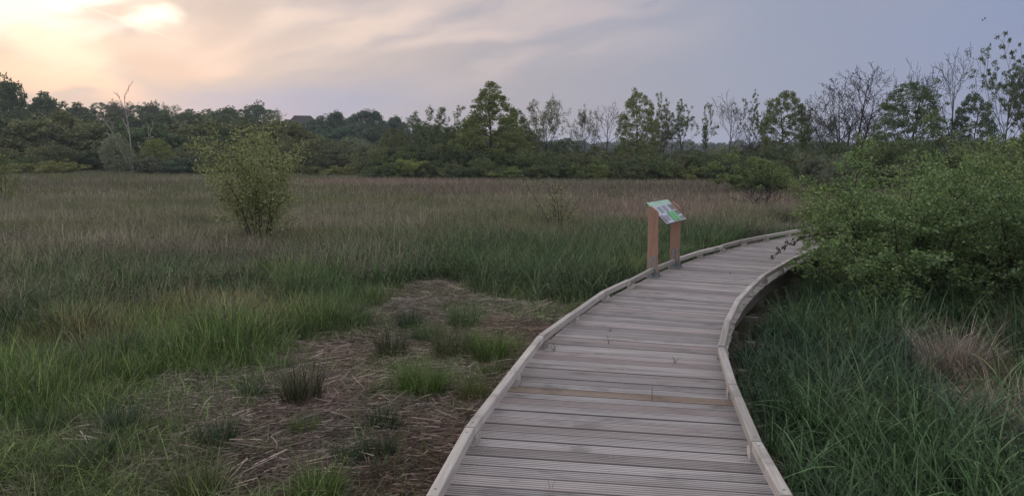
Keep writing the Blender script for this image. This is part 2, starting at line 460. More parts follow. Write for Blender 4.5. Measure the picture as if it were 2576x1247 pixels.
    for i in range(1, len(Lp) - 2):
        s = np.interp(i, np.arange(len(Lp)), np.interp(arclen(Lp), arclen(Lp), arclen(Lp)))
        s = min(max(s, 0.5), SL[-1] - 0.6); sr = np.interp(s, ctl, prs)
        a = at_arc(Ls, s, SL); b = at_arc(Rs, sr, SR); w = (b - a) / np.linalg.norm(b - a)
        mb = MB(); mb.beam(np.array([*(a - w * 0.08), DECK - 0.25]) - ro, np.array([*(b + w * (0.10 if i % 3 == 0 else 0.0)), DECK - 0.25]) - ro, 0.06, 0.09, 0.004, r=rng.random())
        mb.build('cross_beam', M['beam'], root)
        for p in (a + w * 0.12, b + w * 0.13):
            mb = MB(); mb.beam(np.array([*p, -0.35]) - ro, np.array([*p, DECK - 0.297]) - ro, 0.08, 0.08, 0.004, up=(0, 1, 0), r=rng.random())
            mb.build('support_post', M['beam'], root)
build_boardwalk()

def deck_dist(x, y):
    """distance to the middle line of the deck"""
    C_ = np.array([(at_arc(Ls, s, SL) + at_arc(Rs, np.interp(s, ctl, prs), SR)) / 2 for s in np.arange(0.4, SL[-1] - .2, 0.25)])
    out = np.full(x.shape, 1e9)
    for c in C_: out = np.minimum(out, (x - c[0]) ** 2 + (y - c[1]) ** 2)
    return np.sqrt(out)

# ------------------------------------------------------------------ information lectern
def build_sign():
    p1 = on_plane(1641, 696, DECK); p2 = on_plane(1697, 672, DECK)
    u = (p2 - p1); sep = np.linalg.norm(u[:2]); u = u / sep; u[2] = 0
    n = np.array([u[1], -u[0], 0.0]); z = np.array([0, 0, 1.0])
    root = empty('information_lectern', tuple(p1 + u * sep / 2), 0, 'slanted information panel on two reddish wooden posts at the boardwalk edge', 'information sign')
    o1 = -u * sep / 2; o2 = u * sep / 2
    w, t = 0.125, 0.055
    HT = 0.90
    for o, sgn in ((o1, 1), (o2, -1)):
        mb = MB(); nb = 14
        out = [(-w/2, 0.01), (w/2, 0.01), (w/2, HT - 0.075), (w/2 - 0.02, HT - 0.045), (-w/2 + 0.025, HT + 0.01), (-w/2 + 0.006, HT + 0.012), (-w/2, HT)]
        mb.prism(out, n, z, u, o - u * t / 2, t)
        uvs = [((np.array(v) - o) @ z, (np.array(v) - o) @ n * 1.0 + sgn) for v in mb.v]
        mb.uv = uvs
        post = mb.build('post', M['post'], root)
        # bracket: two curved fins on each broad face and a splayed foot plate
        br = MB()
        for face in (-1, 1):
            fo = o + u * face * (t / 2 + (0.001 if face > 0 else 0.006))
            fin1 = [(-0.036, 0.008), (0.006, 0.008), (0.006, 0.06), (-0.004, 0.12), (0.000, 0.20), (0.012, 0.265), (-0.004, 0.268), (-0.022, 0.245), (-0.036, 0.18), (-0.042, 0.10)]
            fin2 = [(0.010, 0.008), (0.060, 0.008), (0.058, 0.09), (0.0575, 0.27), (0.040, 0.285), (0.018, 0.268), (0.036, 0.22), (0.042, 0.14), (0.034, 0.085), (0.018, 0.06)]
            for fin in (fin1, fin2): br.prism(fin, n, z, u, fo, 0.005)
        br.prism([(-0.075, -0.095), (0.085, -0.095), (0.105, 0.0), (0.085, 0.095), (-0.075, 0.095)], n, u, z, o + z * 0.001, 0.007)
        for f in (-1, 1):
            br.prism([(0.064, 0.008), (0.105, 0.008), (0.070, 0.075), (0.064, 0.075)], n, z, u, o + u * f * 0.03 - u * 0.003, 0.006)
            br.prism([(-0.030, 0.0), (0.030, 0.0), (0.012, 0.06), (-0.012, 0.06)], n, z, u, o + u * f * 0.062, 0.005)
        bro = br.build('base_bracket', M['zinc'], root)
        for face in (-1, 1):
            for (bx, bz) in ((-0.018, 0.235), (-0.026, 0.085)):
                c = o + u * face * (t / 2 + 0.007) + n * bx + z * bz
                ring = [(0.008 * math.cos(q), 0.008 * math.sin(q)) for q in np.linspace(0, 2 * np.pi, 8, endpoint=False)]
                bo = MB(); bo.prism(ring, n, z, u, c - u * 0.003, 0.008); bo.build('bolt', M['screw'], bro)
    # panel between the posts: high edge outward, low edge over the deck
    A = np.array([0, 0, 0.95]) - n * 0.115; B = np.array([0, 0, 0.685]) + n * 0.165
    dn = (B - A); pw = np.linalg.norm(dn); dn /= pw
    nz = np.cross(u, dn); nz = -nz if nz[2] < 0 else nz
    ln = sep - t - 0.012
    O = (A + B) / 2
    mb = MB(); mb.prism([(-ln/2, -pw/2), (ln/2, -pw/2), (ln/2, pw/2), (-ln/2, pw/2)], u, dn, nz, O - nz * 0.012, 0.012)
    panel = mb.build('panel_board', M['edge'], root)
    def sheet(name, mat, x0, x1, y0, y1, h0, h1):
        q = MB(); q.prism([((x0 - .5) * ln, (y0 - .5) * pw), ((x1 - .5) * ln, (y0 - .5) * pw), ((x1 - .5) * ln, (y1 - .5) * pw), ((x0 - .5) * ln, (y1 - .5) * pw)], u, dn, nz, O + nz * h0, h1 - h0)
        return q.build(name, mat, panel)
    sheet('printed_sheet', M['print'], .006, .994, .20, .99, .0005, .003)
    sheet('header_band', M['mint'], .006, .994, .01, .197, .0005, .003)
    tx = MB()
    for (x0, x1, y0, y1, m_) in ((.20, .37, .27, .56, 9), (.44, .62, .25, .56, 9), (.10, .36, .66, .9, 7)):
        for k in range(m_):
            ya = y0 + (y1 - y0) * k / m_; yb = ya + (y1 - y0) / m_ * .62
            xe = x1 - (0.05 if k == m_ - 1 else 0.0)
            tx.prism([((x0 - .5) * ln, (ya - .5) * pw), ((xe - .5) * ln, (ya - .5) * pw), ((xe - .5) * ln, (yb - .5) * pw), ((x0 - .5) * ln, (yb - .5) * pw)], u, dn, nz, O + nz * .0032, .0008)
    tx.build('text_block', M['ink'], panel)
    for (x0, x1, y0, y1) in ((.72, .97, .24, .50), (.80, .985, .54, .74), (.02, .15, .62, .96), (.80, .985, .80, .96)):
        sheet('photo_print', M['photo'], x0, x1, y0, y1, .0033, .0045)
    sheet('lift_flap', M['flap'], .42, .56, .56, .955, .006, .016)
    sheet('lift_flap', M['flap'], .58, .74, .56, .955, .006, .016)
    rb = MB(); rb.beam(o1 + np.array([0, 0, .76]), o2 + np.array([0, 0, .76]), .03, .06, .003)
    rb.build('cross_rail', M['post'], root)
build_sign()

# ------------------------------------------------------------------ vegetation generators
def tubes(branches, sides=(7, 5, 3, 3, 3), minr=0.0):
    V = []; Fc = []; base = 0
    for pts, rad, lv in branches:
        n = len(pts); k = sides[min(lv, len(sides) - 1)]
        tan = np.gradient(pts, axis=0); tan /= np.linalg.norm(tan, axis=1)[:, None] + 1e-9
        ref = np.array([0.31, 0.17, 0.93]) if abs(tan[0][2]) < 0.9 else np.array([1.0, 0.1, 0])
        s = np.cross(tan, ref); s /= np.linalg.norm(s, axis=1)[:, None] + 1e-9
        w = np.cross(s, tan)
        an = np.linspace(0, 2 * np.pi, k, endpoint=False)
        rr = np.maximum(rad, minr)[:, None, None]
        ring = pts[:, None, :] + rr * (np.cos(an)[None, :, None] * s[:, None, :] + np.sin(an)[None, :, None] * w[:, None, :])
        V.append(ring.reshape(-1, 3))
        i, j = np.meshgrid(np.arange(n - 1), np.arange(k), indexing='ij')
        a = base + i * k + j; b = base + i * k + (j + 1) % k
        Fc.append(np.stack([a, b, b + k, a + k], -1).reshape(-1, 4)); base += n * k
    return np.vstack(V), np.vstack(Fc)

def grow(rng, P, p0, d0, L, r0, lv, out):
    n = P['seg'][lv]; pts = [np.array(p0, float)]; d = np.array(d0, float)
    for i in range(n):
        d = d + rng.normal(0, P['wob'][lv], 3) + np.array([0, 0, P['up'][lv]])
        d /= np.linalg.norm(d); pts.append(pts[-1] + d * L / n)
    pts = np.array(pts); end = P.get('tip', 0.25) if lv < P['max'] else 0.3
    rad = r0 * (1 - (1 - end) * np.linspace(0, 1, n + 1) ** 0.8)
    out.append((pts, rad, lv))
    if lv >= P['max']: return
    k = P['n'][lv]; ph = rng.uniform(0, 6.28)
    for c in range(k):
        t = P['t0'][lv] + (1 - P['t0'][lv]) * ((c + rng.uniform(0.1, 0.9)) / k)
        f = t * n; i = min(int(f), n - 1); q = pts[i] + (pts[i + 1] - pts[i]) * (f - i)
        ax = pts[i + 1] - pts[i]; ax /= np.linalg.norm(ax)
        ph += 2.4 + rng.normal(0, 0.5)
        s = np.cross(ax, [0.3, 0.2, 0.9] if abs(ax[2]) < .9 else [1, 0, 0]); s /= np.linalg.norm(s); w = np.cross(ax, s)
        an = R(P['ang'][lv]) * rng.uniform(0.7, 1.25)
        dd = ax * math.cos(an) + (s * math.cos(ph) + w * math.sin(ph)) * math.sin(an)
        sh = P['shape'](t) if lv == 0 and 'shape' in P else (1.1 - 0.5 * t)
        l2 = L * P['len'][lv] * sh * rng.uniform(0.75, 1.2)
        rr = min(np.interp(f, np.arange(n + 1), rad) * 0.75, r0 * P.get('rr', 0.5))
        grow(rng, P, q, dd, l2, rr, lv + 1, out)

def leaves(rng, branches, minlv, per_m, size, spread, flat=0.0, tipbias=0.0, maxn=20000, aspect=0.55):
    cs = []
    for pts, rad, lv in branches:
        if lv < minlv: continue
        L = np.linalg.norm(np.diff(pts, axis=0), axis=1).sum(); n = rng.poisson(L * per_m)
        if n == 0: continue
        t = rng.random(n); t = t ** (1 / (1 + tipbias)); f = t * (len(pts) - 1); i = np.minimum(f.astype(int), len(pts) - 2)
        q = pts[i] + (pts[i + 1] - pts[i]) * (f - i)[:, None]
        cs.append(q + rng.normal(0, spread, (n, 3)) * np.array([1, 1, 0.8]))
    C_ = np.vstack(cs)
    if len(C_) > maxn: C_ = C_[rng.choice(len(C_), maxn, replace=False)]
    return leaf_quads(rng, C_, size, flat, aspect)
def leaf_quads(rng, C_, size, flat=0.0, aspect=0.55):
    n = len(C_)
    a = rng.normal(0, 1, (n, 3)); a[:, 2] *= (1 - flat); a /= np.linalg.norm(a, axis=1)[:, None]
    b = rng.normal(0, 1, (n, 3)); b[:, 2] *= (1 - flat * 0.6); b -= a * (a * b).sum(1)[:, None]; b /= np.linalg.norm(b, axis=1)[:, None] + 1e-9
    s = size * rng.uniform(0.6, 1.35, n)[:, None]
    nrm = np.cross(a, b); fold = rng.uniform(0.02, 0.2, n)[:, None]
    V = np.stack([C_ - a * s * .5, C_ + b * s * aspect * .5 + nrm * s * fold - a * s * .08, C_ + a * s * .5, C_ - b * s * aspect * .5 + nrm * s * fold - a * s * .08], 1).reshape(-1, 3)
    return V, np.arange(4 * n).reshape(-1, 4), np.repeat(rng.random(n), 4)

def lobe_leaves(rng, br, lv, t_lo, per, rad, nleaf, size, flat=0.0, maxn=20000, aspect=.6, squash=.75, extra=None):
    """leaf clumps: small uneven balls of leaves seated along the branches"""
    cs = []
    for pts, r_, l in br:
        if l != lv: continue
        for q in range(per):
            f = rng.uniform(t_lo, 1.0) * (len(pts) - 1); i = min(int(f), len(pts) - 2)
            cs.append(pts[i] + (pts[i + 1] - pts[i]) * (f - i))
    if extra is not None: cs += list(extra)
    out = []
    for c in cs:
        n = rng.poisson(nleaf); 
        if n == 0: continue
        d = rng.normal(0, 1, (n, 3)); d /= np.linalg.norm(d, axis=1)[:, None]
        rr = rad * rng.uniform(.6, 1.35) * rng.uniform(.35, 1.0, (n, 1)) ** .6
        out.append(c + d * rr * np.array([1, 1, squash]) + rng.normal(0, rad * .12, (n, 3)))
    C_ = np.vstack(out)
    if len(C_) > maxn: C_ = C_[rng.choice(len(C_), maxn, replace=False)]
    return leaf_quads(rng, C_, size, flat, aspect)
PROTO = {}
def proto(key, seed, P, H, dirs, lf, trunk_mat='bark', r0=None, minr=0.0, blobs=None):
    """one kind of tree: (wood mesh, leaf mesh or None); unit: metres at natural size"""
    rng = np.random.default_rng(seed); br = []
    for (p, d, L, r) in dirs: grow(rng, P, p, d, L, r, 0, br)
    V, Fc = tubes(br, minr=minr)
    wm = new_mesh(key + '_wood', V, Fc, M[trunk_mat], smooth=True)
    lm = None; top = V[:, 2].max()
    pts = V
    if lf:
        LV, LF, lr = lobe_leaves(rng, br, **lf) if 'rad' in lf else leaves(rng, br, **lf)
        keep = LV[:, 2].reshape(-1, 4).min(1) > 0.02
        LV = LV.reshape(-1, 4, 3)[keep].reshape(-1, 3); lr = lr.reshape(-1, 4)[keep].ravel(); LF = np.arange(len(LV)).reshape(-1, 4)
        lm = new_mesh(key + '_leaves', LV, LF, M['leaf'], {'r': lr}); top = np.percentile(LV[:, 2], 99.2); pts = LV
    hw = np.percentile(np.abs(pts[:, 0]), 92)
    PROTO[key] = (wm, lm, float(top), float(hw))

bell = lambda t: 0.55 + 0.75 * math.sin(math.pi * min(1, (t * 0.9 + 0.1)))
cone = lambda t: 1.25 - 1.17 * t
vase = lambda t: 0.7 + 0.5 * t
UPV = np.array([0, 0, 1.0])
def stems(rng, n, spread, L, r, lean):
    o = []
    for k in range(n):
        an = k / n * 6.283 + rng.normal(0, .4); ln = lean * rng.uniform(0.15, 1.0)
        d = np.array([math.cos(an) * ln, math.sin(an) * ln, 1.0]); d /= np.linalg.norm(d)
        o.append((np.array([math.cos(an), math.sin(an), 0]) * spread * rng.random() - UPV * 0.05, d, L * rng.uniform(.7, 1.1), r * rng.uniform(.7, 1.1)))
    return o
def envelope(rng, n, fn, z0, z1):
    o = []
    top = max(fn(t) for t in np.linspace(0, 1, 40))
    while len(o) < n:
        z = z0 + (z1 - z0) * rng.random(); rz_ = fn((z - z0) / (z1 - z0))
        if rng.random() > .12 + .88 * (rz_ / top) ** 1.25: continue
        an = rng.uniform(0, 6.283); r_ = fn((z - z0) / (z1 - z0)) * rng.uniform(.45, 1.0) ** .5
        o.append(np.array([math.cos(an) * r_, math.sin(an) * r_, z]))
    return o
for k in range(3):      # full crowned tree
    fn = (lambda t: 3.7 * min(1, .6 + 2.2 * t) * (1 - t) ** .8 + .10) if k == 1 else (lambda t: 2.7 * (math.sin(math.pi * min(1, .12 + .86 * t))) ** .7)
    proto(f'full{k}', 10 + k, dict(seg=(9, 6, 4), wob=(.05, .14, .2), up=(.04, .03, .04), n=(16, 4), t0=(.14, .25), ang=(60, 45), len=(.36 if k == 1 else .24, .5), max=2, shape=cone if k == 1 else bell, rr=.42, tip=.12),
          9, [(-UPV * .1, UPV, 8.6, .17)], dict(lv=2, t_lo=.6, per=1, rad=.30, nleaf=42, size=.145, maxn=34000 if k == 1 else 30000, squash=.8, extra=envelope(np.random.default_rng(510 + k), 560 if k == 1 else 420, fn, 1.0, 9.6 if k == 1 else 9.2)), minr=.010)
for k in range(2):      # round, thinly leaved crown that shows its limbs
    proto(f'round{k}', 20 + k, dict(seg=(8, 6, 5, 3), wob=(.05, .12, .17, .22), up=(.03, .07, .06, 0), n=(12, 7, 4), t0=(.32, .25, .25), ang=(48, 42, 42), len=(.50, .5, .5), max=3, shape=bell, rr=.42, tip=.15),
          9, [(-UPV * .1, UPV, 7.4, .13)], dict(minlv=3, per_m=30, size=.15, spread=.14, maxn=12000), minr=.012)
for k in range(3):      # sparse tree: foliage in tufts near the tips
    proto(f'sparse{k}', 30 + k, dict(seg=(8, 7, 5), wob=(.07, .13, .18), up=(.02, .10, .08), n=(9, 7), t0=(.40, .30), ang=(40, 40), len=(.56, .40), max=2, shape=vase, rr=.5, tip=.2),
          9, [(-UPV * .1, UPV, 6.2, .12)] + ([(np.array([.2, .1, -.1]), np.array([.25, .1, 1]) / 1.03, 5.6, .09)] if k == 1 else []), dict(lv=2, t_lo=.35, per=4, rad=.27, nleaf=20, size=.14, maxn=10000, squash=.7), minr=.013)
for k in range(3):      # bare tree
    dirs = [(-UPV * .1, UPV, 6.6, .15)] if k < 2 else stems(np.random.default_rng(5), 7, .5, 6.4, .10, .45)
    proto(f'bare{k}', 40 + k, dict(seg=(9, 7, 6, 4), wob=(.03, .09, .13, .18), up=(.03, .09, .07, .04), n=((8, 6, 4) if k == 0 else (10, 7, 4) if k == 1 else (8, 7, 5)), t0=(.45 if k < 2 else .34, .25, .25), ang=(54 if k < 2 else 44, 44, 42), len=(.5 if k < 2 else .30, .48, .5), max=3, shape=bell, rr=.45 if k < 2 else .36, tip=.12),
          9, dirs, None, 'twig', minr=.015 if k < 2 else .010)
for k in range(2):      # open tree: dark arching limbs, leaf tufts only at their ends
    proto(f'open{k}', 140 + k, dict(seg=(10, 8, 6), wob=(.06, .12, .16), up=(.02, .04, .05), n=(9, 8), t0=(.36, .3), ang=(50, 44), len=(.50, .42), max=2, shape=bell, rr=.5, tip=.15),
          9, [(-UPV * .1, np.array([.06, 0, 1]), 7.0, .12), (np.array([.3, .2, -.1]), np.array([-.22, .1, 1]) / 1.03, 5.6, .09)], dict(lv=2, t_lo=.72, per=2, rad=.25, nleaf=22, size=.13, maxn=9000, squash=.45), minr=.011)
for k in range(3):      # dense bush leafy to the ground
    rg = np.random.default_rng(50 + k)
    proto(f'bush{k}', 50 + k, dict(seg=(6, 5), wob=(.12, .2), up=(-.01, .05), n=(9, 4), t0=(.12, .2), ang=(50, 45), len=(.42, .5), max=1, tip=.3),
          3, stems(rg, 13, .5, 2.9, .04, .95), dict(lv=1, t_lo=.3, per=1, rad=.34, nleaf=90, size=.135, maxn=11500, squash=.85), minr=.008)
for k in range(3):      # broad woodland crown seen far off
    rg = np.random.default_rng(160 + k)
    ex = []
    for q in range(46):
        u_ = rg.normal(0, 1, 3); u_ /= np.linalg.norm(u_); hgt = 5.2 + u_[2] * 3.9
        ex.append(np.array([u_[0] * 3.1, u_[1] * 3.1, hgt]) * np.array([1.0 - .25 * (hgt > 7.5), 1.0 - .25 * (hgt > 7.5), 1.0]) * rg.uniform(.82, 1.08))
    proto(f'wood{k}', 60 + k, dict(seg=(7, 5), wob=(.06, .16), up=(.03, .06), n=(16, 1), t0=(.12, .2), ang=(60, 48), len=(.42, .5), max=1, shape=bell, rr=.42, tip=.12),
          10, [(-UPV * .2, UPV, 8.2, .2)], dict(lv=1, t_lo=.4, per=1, rad=1.05, nleaf=105, size=.40, maxn=7000, aspect=.75, squash=.8, extra=ex), minr=.03)
proto('dead', 71, dict(seg=(9, 6, 4), wob=(.10, .16, .2), up=(.0, .04, .02), n=(5, 4), t0=(.4, .3), ang=(38, 40), len=(.34, .45), max=2, rr=.5, tip=.25), 9,
      [(-UPV * .1, np.array([-.05, 0, 1]), 9.0, .13), (np.array([.1, 0, 0]), np.array([-.55, .1, 1]) / 1.15, 7.2, .10), (np.array([.3, 0, 0]), np.array([.42, 0, 1]) / 1.08, 6.0, .09)], None, 'deadwood', minr=.03)
rg = np.random.default_rng(81)
proto('willow', 81, dict(seg=(8, 6, 4), wob=(.05, .10, .14), up=(.02, .09, .05), n=(9, 5), t0=(.18, .15), ang=(36, 34), len=(.34, .45), max=2, tip=.25), 2.5,
      stems(rg, 14, .16, 2.3, .012, .48), dict(minlv=1, per_m=75, size=.046, spread=.06, tipbias=.2, maxn=14500, aspect=.5), 'bark', minr=.0025)
proto('sapling', 82, dict(seg=(7, 5, 3), wob=(.06, .12, .15), up=(.0, .08, .05), n=(8, 4), t0=(.25, .2), ang=(36, 36), len=(.4, .45), max=2, tip=.25), 2,
      stems(np.random.default_rng(9), 6, .12, 1.7, .014, .55), dict(minlv=1, per_m=26, size=.07, spread=.04, tipbias=.3, maxn=2200, aspect=.45), 'bark', minr=.004)
proto('wisp', 84, dict(seg=(8, 5, 3), wob=(.05, .10, .15), up=(.0, .08, .05), n=(7, 3), t0=(.3, .2), ang=(30, 36), len=(.32, .45), max=2, tip=.25), 2,
      stems(np.random.default_rng(19), 5, .12, 1.9, .010, .30), dict(minlv=1, per_m=20, size=.05, spread=.04, tipbias=.3, maxn=900, aspect=.45), 'bark', minr=.003)
proto('baresapling', 83, dict(seg=(7, 5, 3), wob=(.05, .10, .14), up=(.0, .06, .05), n=(9, 5), t0=(.25, .2), ang=(38, 36), len=(.5, .45), max=2, tip=.25), 2,
      stems(np.random.default_rng(3), 3, .08, 1.3, .02, .5), None, 'bark', minr=.006)
for k in range(2):      # near shrub with small rounded leaves in layered sprays
    rg = np.random.default_rng(90 + k)
    proto(f'shrub{k}', 90 + k, dict(seg=(8, 7, 5, 3), wob=(.09, .12, .16, .2), up=(-.015, -.01, -.005, 0), n=(9, 7, 4), t0=(.14, .12, .15), ang=(52, 46, 44), len=(.46, .46, .45), max=3, rr=.5, tip=.25), 2,
          stems(rg, 12, .28, 2.05, .026, .95), dict(minlv=2, per_m=100, size=.038, spread=.026, flat=.45, maxn=38000, aspect=.72), 'bark', minr=.0022)

rg = np.random.default_rng(97)
proto('spray', 97, dict(seg=(8, 7, 5, 3), wob=(.08, .12, .16, .2), up=(-.02, -.01, 0, 0), n=(7, 6, 4), t0=(.3, .15, .15), ang=(46, 44, 44), len=(.44, .44, .45), max=3, rr=.5, tip=.25), 2,
      stems(rg, 9, .2, 1.9, .018, 1.5), dict(minlv=2, per_m=70, size=.042, spread=.026, flat=.45, maxn=11000, aspect=.72), 'bark', minr=.0025)
LEAFK = 2.15
def plant(kind, x, y, H=None, W=None, col=(.06, .08, .035), rz=0.0, name='broadleaf_tree', label=None, cat='tree', group=None, wood='trunk', crown='crown', z=None, sub=0.0, tilt=(0, 0)):
    wm, lm, top, hw = PROTO[kind]
    zz = float(ground_z(x, y)) if z is None else z
    e = empty(name, (x, y, zz - sub), rz, label, cat, group)
    sz = (H / top) if H else 1.0; sx = (W / (2 * hw)) if W else sz
    e.scale = (sx, sx, sz); e.rotation_euler = (tilt[0], tilt[1], rz)
    o = mesh_obj(wood, None, None, parent=e, mesh=wm)
    if lm is not None:
        c = mesh_obj(crown, None, None, parent=e, mesh=lm); c.color = (*(min(.3, q * LEAFK) for q in col), 1)
    return e
def tree_px(kind, px, top, D, wpx=None, **kw):
    """a tree at image column px, D metres away, whose top reaches image row `top`"""
    q = at_depth(px, top, D); zb = float(ground_z(q[0], D))
    return plant(kind, q[0], D, q[2] - zb, (wpx * D / F) if wpx else None, **kw)

rs = random.Random(12)
DG = (.045, .062, .030); MG = (.062, .082, .034); YG = (.100, .115, .040); OG = (.075, .080, .040); GG = (.075, .085, .062); BG = (.040, .062, .042)
def jit(c, a=0.12): 
    f = 1 + rs.uniform(-a, a); return tuple(x * f * (1 + rs.uniform(-a, a) * .5) for x in c)

# --- wood on the far hillside (left and centre): skyline crowns
sky = [(0, 246), (60, 262), (110, 262), (155, 268), (205, 266), (250, 262), (300, 266), (345, 268), (385, 268), (425, 268), (470, 272), (520, 270), (560, 272), (610, 276), (650, 270), (685, 282),
       (815, 300), (845, 292), (880, 296), (930, 300), (1000, 304), (1040, 292), (715, 306), (770, 316), (800, 310), (1100, 318), (1180, 320), (1290, 318), (960, 312), (905, 308)]
HW = 'crowns of the wood on the far hillside'
for i, (px, top) in enumerate(sky):
    D = rs.uniform(185, 225)
    k = ('wood0', 'full0', 'wood1', 'round0', 'wood2', 'full2')[i % 6]
    tree_px(k, px, top + rs.uniform(-9, 7), D, rs.uniform(48, 74), col=jit(DG if px < 700 else BG), rz=rs.uniform(0, 6), name='woodland_tree',
            label='dark round-crowned tree in the wood on the far hillside', group=HW)
for i in range(46):     # second rank lower on the slope
    px = -60 + i * 32 + rs.uniform(-12, 12)
    t = np.interp(px, [0, 300, 700, 760, 900, 1400], [276, 286, 296, 322, 312, 345])
    tree_px(f'wood{(i + 1) % 3}' if i % 4 else 'full0', px, t + rs.uniform(-6, 18), rs.uniform(140, 172), rs.uniform(48, 78), col=jit(DG if px < 700 else BG), rz=rs.uniform(0, 6), name='woodland_tree',
            label='dark round-crowned tree in the wood on the far hillside', group=HW)
for i in range(16):     # the wood goes on past the left edge of the view
    px = -80 - i * 62 + rs.uniform(-14, 14)
    tree_px(f'wood{i % 3}', px, 262 + rs.uniform(-16, 20), rs.uniform(95, 150), rs.uniform(90, 130), col=jit(DG), rz=rs.uniform(0, 6), name='woodland_tree',
            label='dark tree of the wood beyond the left edge of the view', group='wood beyond the left edge')
tree_px('wood1', 12, 205, 150, 70, col=DG, name='woodland_tree', label='tallest dark tree on the hillside skyline at the left edge', rz=1)
tree_px('wood2', 96, 236, 165, 72, col=DG, name='woodland_tree', label='domed dark tree standing above the left hillside skyline', rz=2)
tree_px('round0', 300, 255, 190, 66, col=(.075, .07, .05), name='broadleaf_tree', label='grey-brown thin-crowned tree on the skyline behind the dead tree', rz=2)
tree_px('round1', 382, 257, 190, 50, col=(.075, .07, .05), name='broadleaf_tree', label='grey-brown thin-crowned tree on the skyline just right of the dead tree', rz=3)
tree_px('bare0', 182, 258, 190, 56, name='bare_tree', label='leafless tree showing on the left hillside skyline', rz=1)
tree_px('full1', 850, 286, 180, 50, col=BG, name='conifer_like_tree', label='dark pointed tree right of the house roof', rz=1) if False else None
for px, top, w in ((845, 284, 46), (910, 280, 58), (945, 282, 40), (990, 296, 44)):
    tree_px('wood0', px, top, 200, w, col=BG, rz=px, name='woodland_tree', label='blue-green tree on the skyline between the house and the tall tree', group='skyline trees right of the house')

# --- wood edge at the back of the meadow, left
front = [(20, 300, 120, DG), (95, 308, 130, OG), (165, 300, 120, OG), (230, 318, 120, OG), (300, 325, 110, DG), (400, 318, 130, DG), (470, 322, 120, OG), (520, 312, 110, OG), (575, 325, 100, DG), (640, 318, 120, OG), (690, 318, 90, OG), (742, 334, 80, OG)]
for i, (px, top, w, c) in enumerate(front):
    tree_px(f'wood{i % 3}', px, top - 8 + rs.uniform(-8, 8), rs.uniform(92, 108), w, col=jit(c), rz=rs.uniform(0, 6), name='woodland_tree', label='rounded olive-dark tree in the wood edge behind the left meadow', group='trees of the left wood edge')
low = [(-10, 392, 110, DG, 84), (60, 372, 130, OG, 88), (130, 366, 110, OG, 88), (210, 372, 120, DG, 90), (345, 378, 110, DG, 88), (440, 372, 120, OG, 86), (500, 364, 100, OG, 84), (560, 380, 90, DG, 80), (610, 372, 90, OG, 82), (690, 366, 100, OG, 80), (745, 350, 90, OG, 78), (790, 385, 80, DG, 76)]
for i, (px, top, w, c, D) in enumerate(low):
    tree_px(f'bush{i % 3}', px, top, D, w, col=jit(c), rz=rs.uniform(0, 6), name='bush', cat='bush', label='tall dark bush at the foot of the left wood edge', group='tall bushes under the left wood edge', wood='stems', crown='foliage')
tree_px('full0', 291, 338, 80, 66, col=(.125, .138, .100), name='young_tree', label='pale grey-green young tree with a narrow egg-shaped crown at the meadow edge', rz=1)
tree_px('full2', 395, 350, 78, 66, col=(.105, .120, .045), name='young_tree', label='yellow-green tiered young tree at the meadow edge', rz=2)
tree_px('bush0', 385, 392, 76, 80, col=GG, name='bush', cat='bush', label='grey-green rounded bush below the tiered yellow-green tree', wood='stems', crown='foliage')
tree_px('bush1', 465, 393, 76, 90, col=BG, name='bush', cat='bush', label='dark green rounded bush right of the grey-green bush at the meadow edge', wood='stems', crown='foliage')
tree_px('bush2', 155, 404, 76, 84, col=(.12, .125, .05), name='bush', cat='bush', label='yellow-green low bush at the far left meadow edge', wood='stems', crown='foliage')
tree_px('bush1', 60, 410, 77, 110, col=(.11, .115, .05), name='bush', cat='bush', label='low olive bush beside the yellow-green bush, at the far left meadow edge', wood='stems', crown='foliage')
tree_px('bush2', 540, 402, 74, 70, col=OG, name='bush', cat='bush', label='small olive bush just left of the willow shrub at the meadow edge', wood='stems', crown='foliage')
tree_px('sapling', -6, 372, 30, 60, col=YG, name='willow_shrub', cat='shrub', label='yellow-green shrub cut by the left picture edge', wood='stems', crown='foliage')
tree_px('dead', 322, 204, 82, 120, name='dead_tree', label='bleached leafless dead tree rising above the left wood', rz=0.2)

# --- centre: grey willows and the gap
cen = [(800, 352, 110, OG, 84), (860, 372, 120, GG, 82), (900, 350, 120, GG, 88), (940, 362, 90, GG, 84), (985, 345, 90, OG, 80)]
for i, (px, top, w, c, D) in enumerate(cen):
    tree_px(['bush0', 'full2', 'bush1'][i % 3], px, top, D, w, col=jit(c), rz=rs.uniform(0, 6), name='willow_tree', label='grey-green rounded willow in the gap right of the house', group='grey willows behind the centre of the meadow')
tree_px('bush2', 870, 417, 72, 120, col=(.13, .14, .05), name='bush', cat='bush', label='low bright yellow-green bush in the gap under the grey willows', wood='stems', crown='foliage')
tree_px('bush0', 800, 418, 71, 70, col=OG, name='bush', cat='bush', label='low olive bush left of the bright yellow-green bush under the willows', wood='stems', crown='foliage')

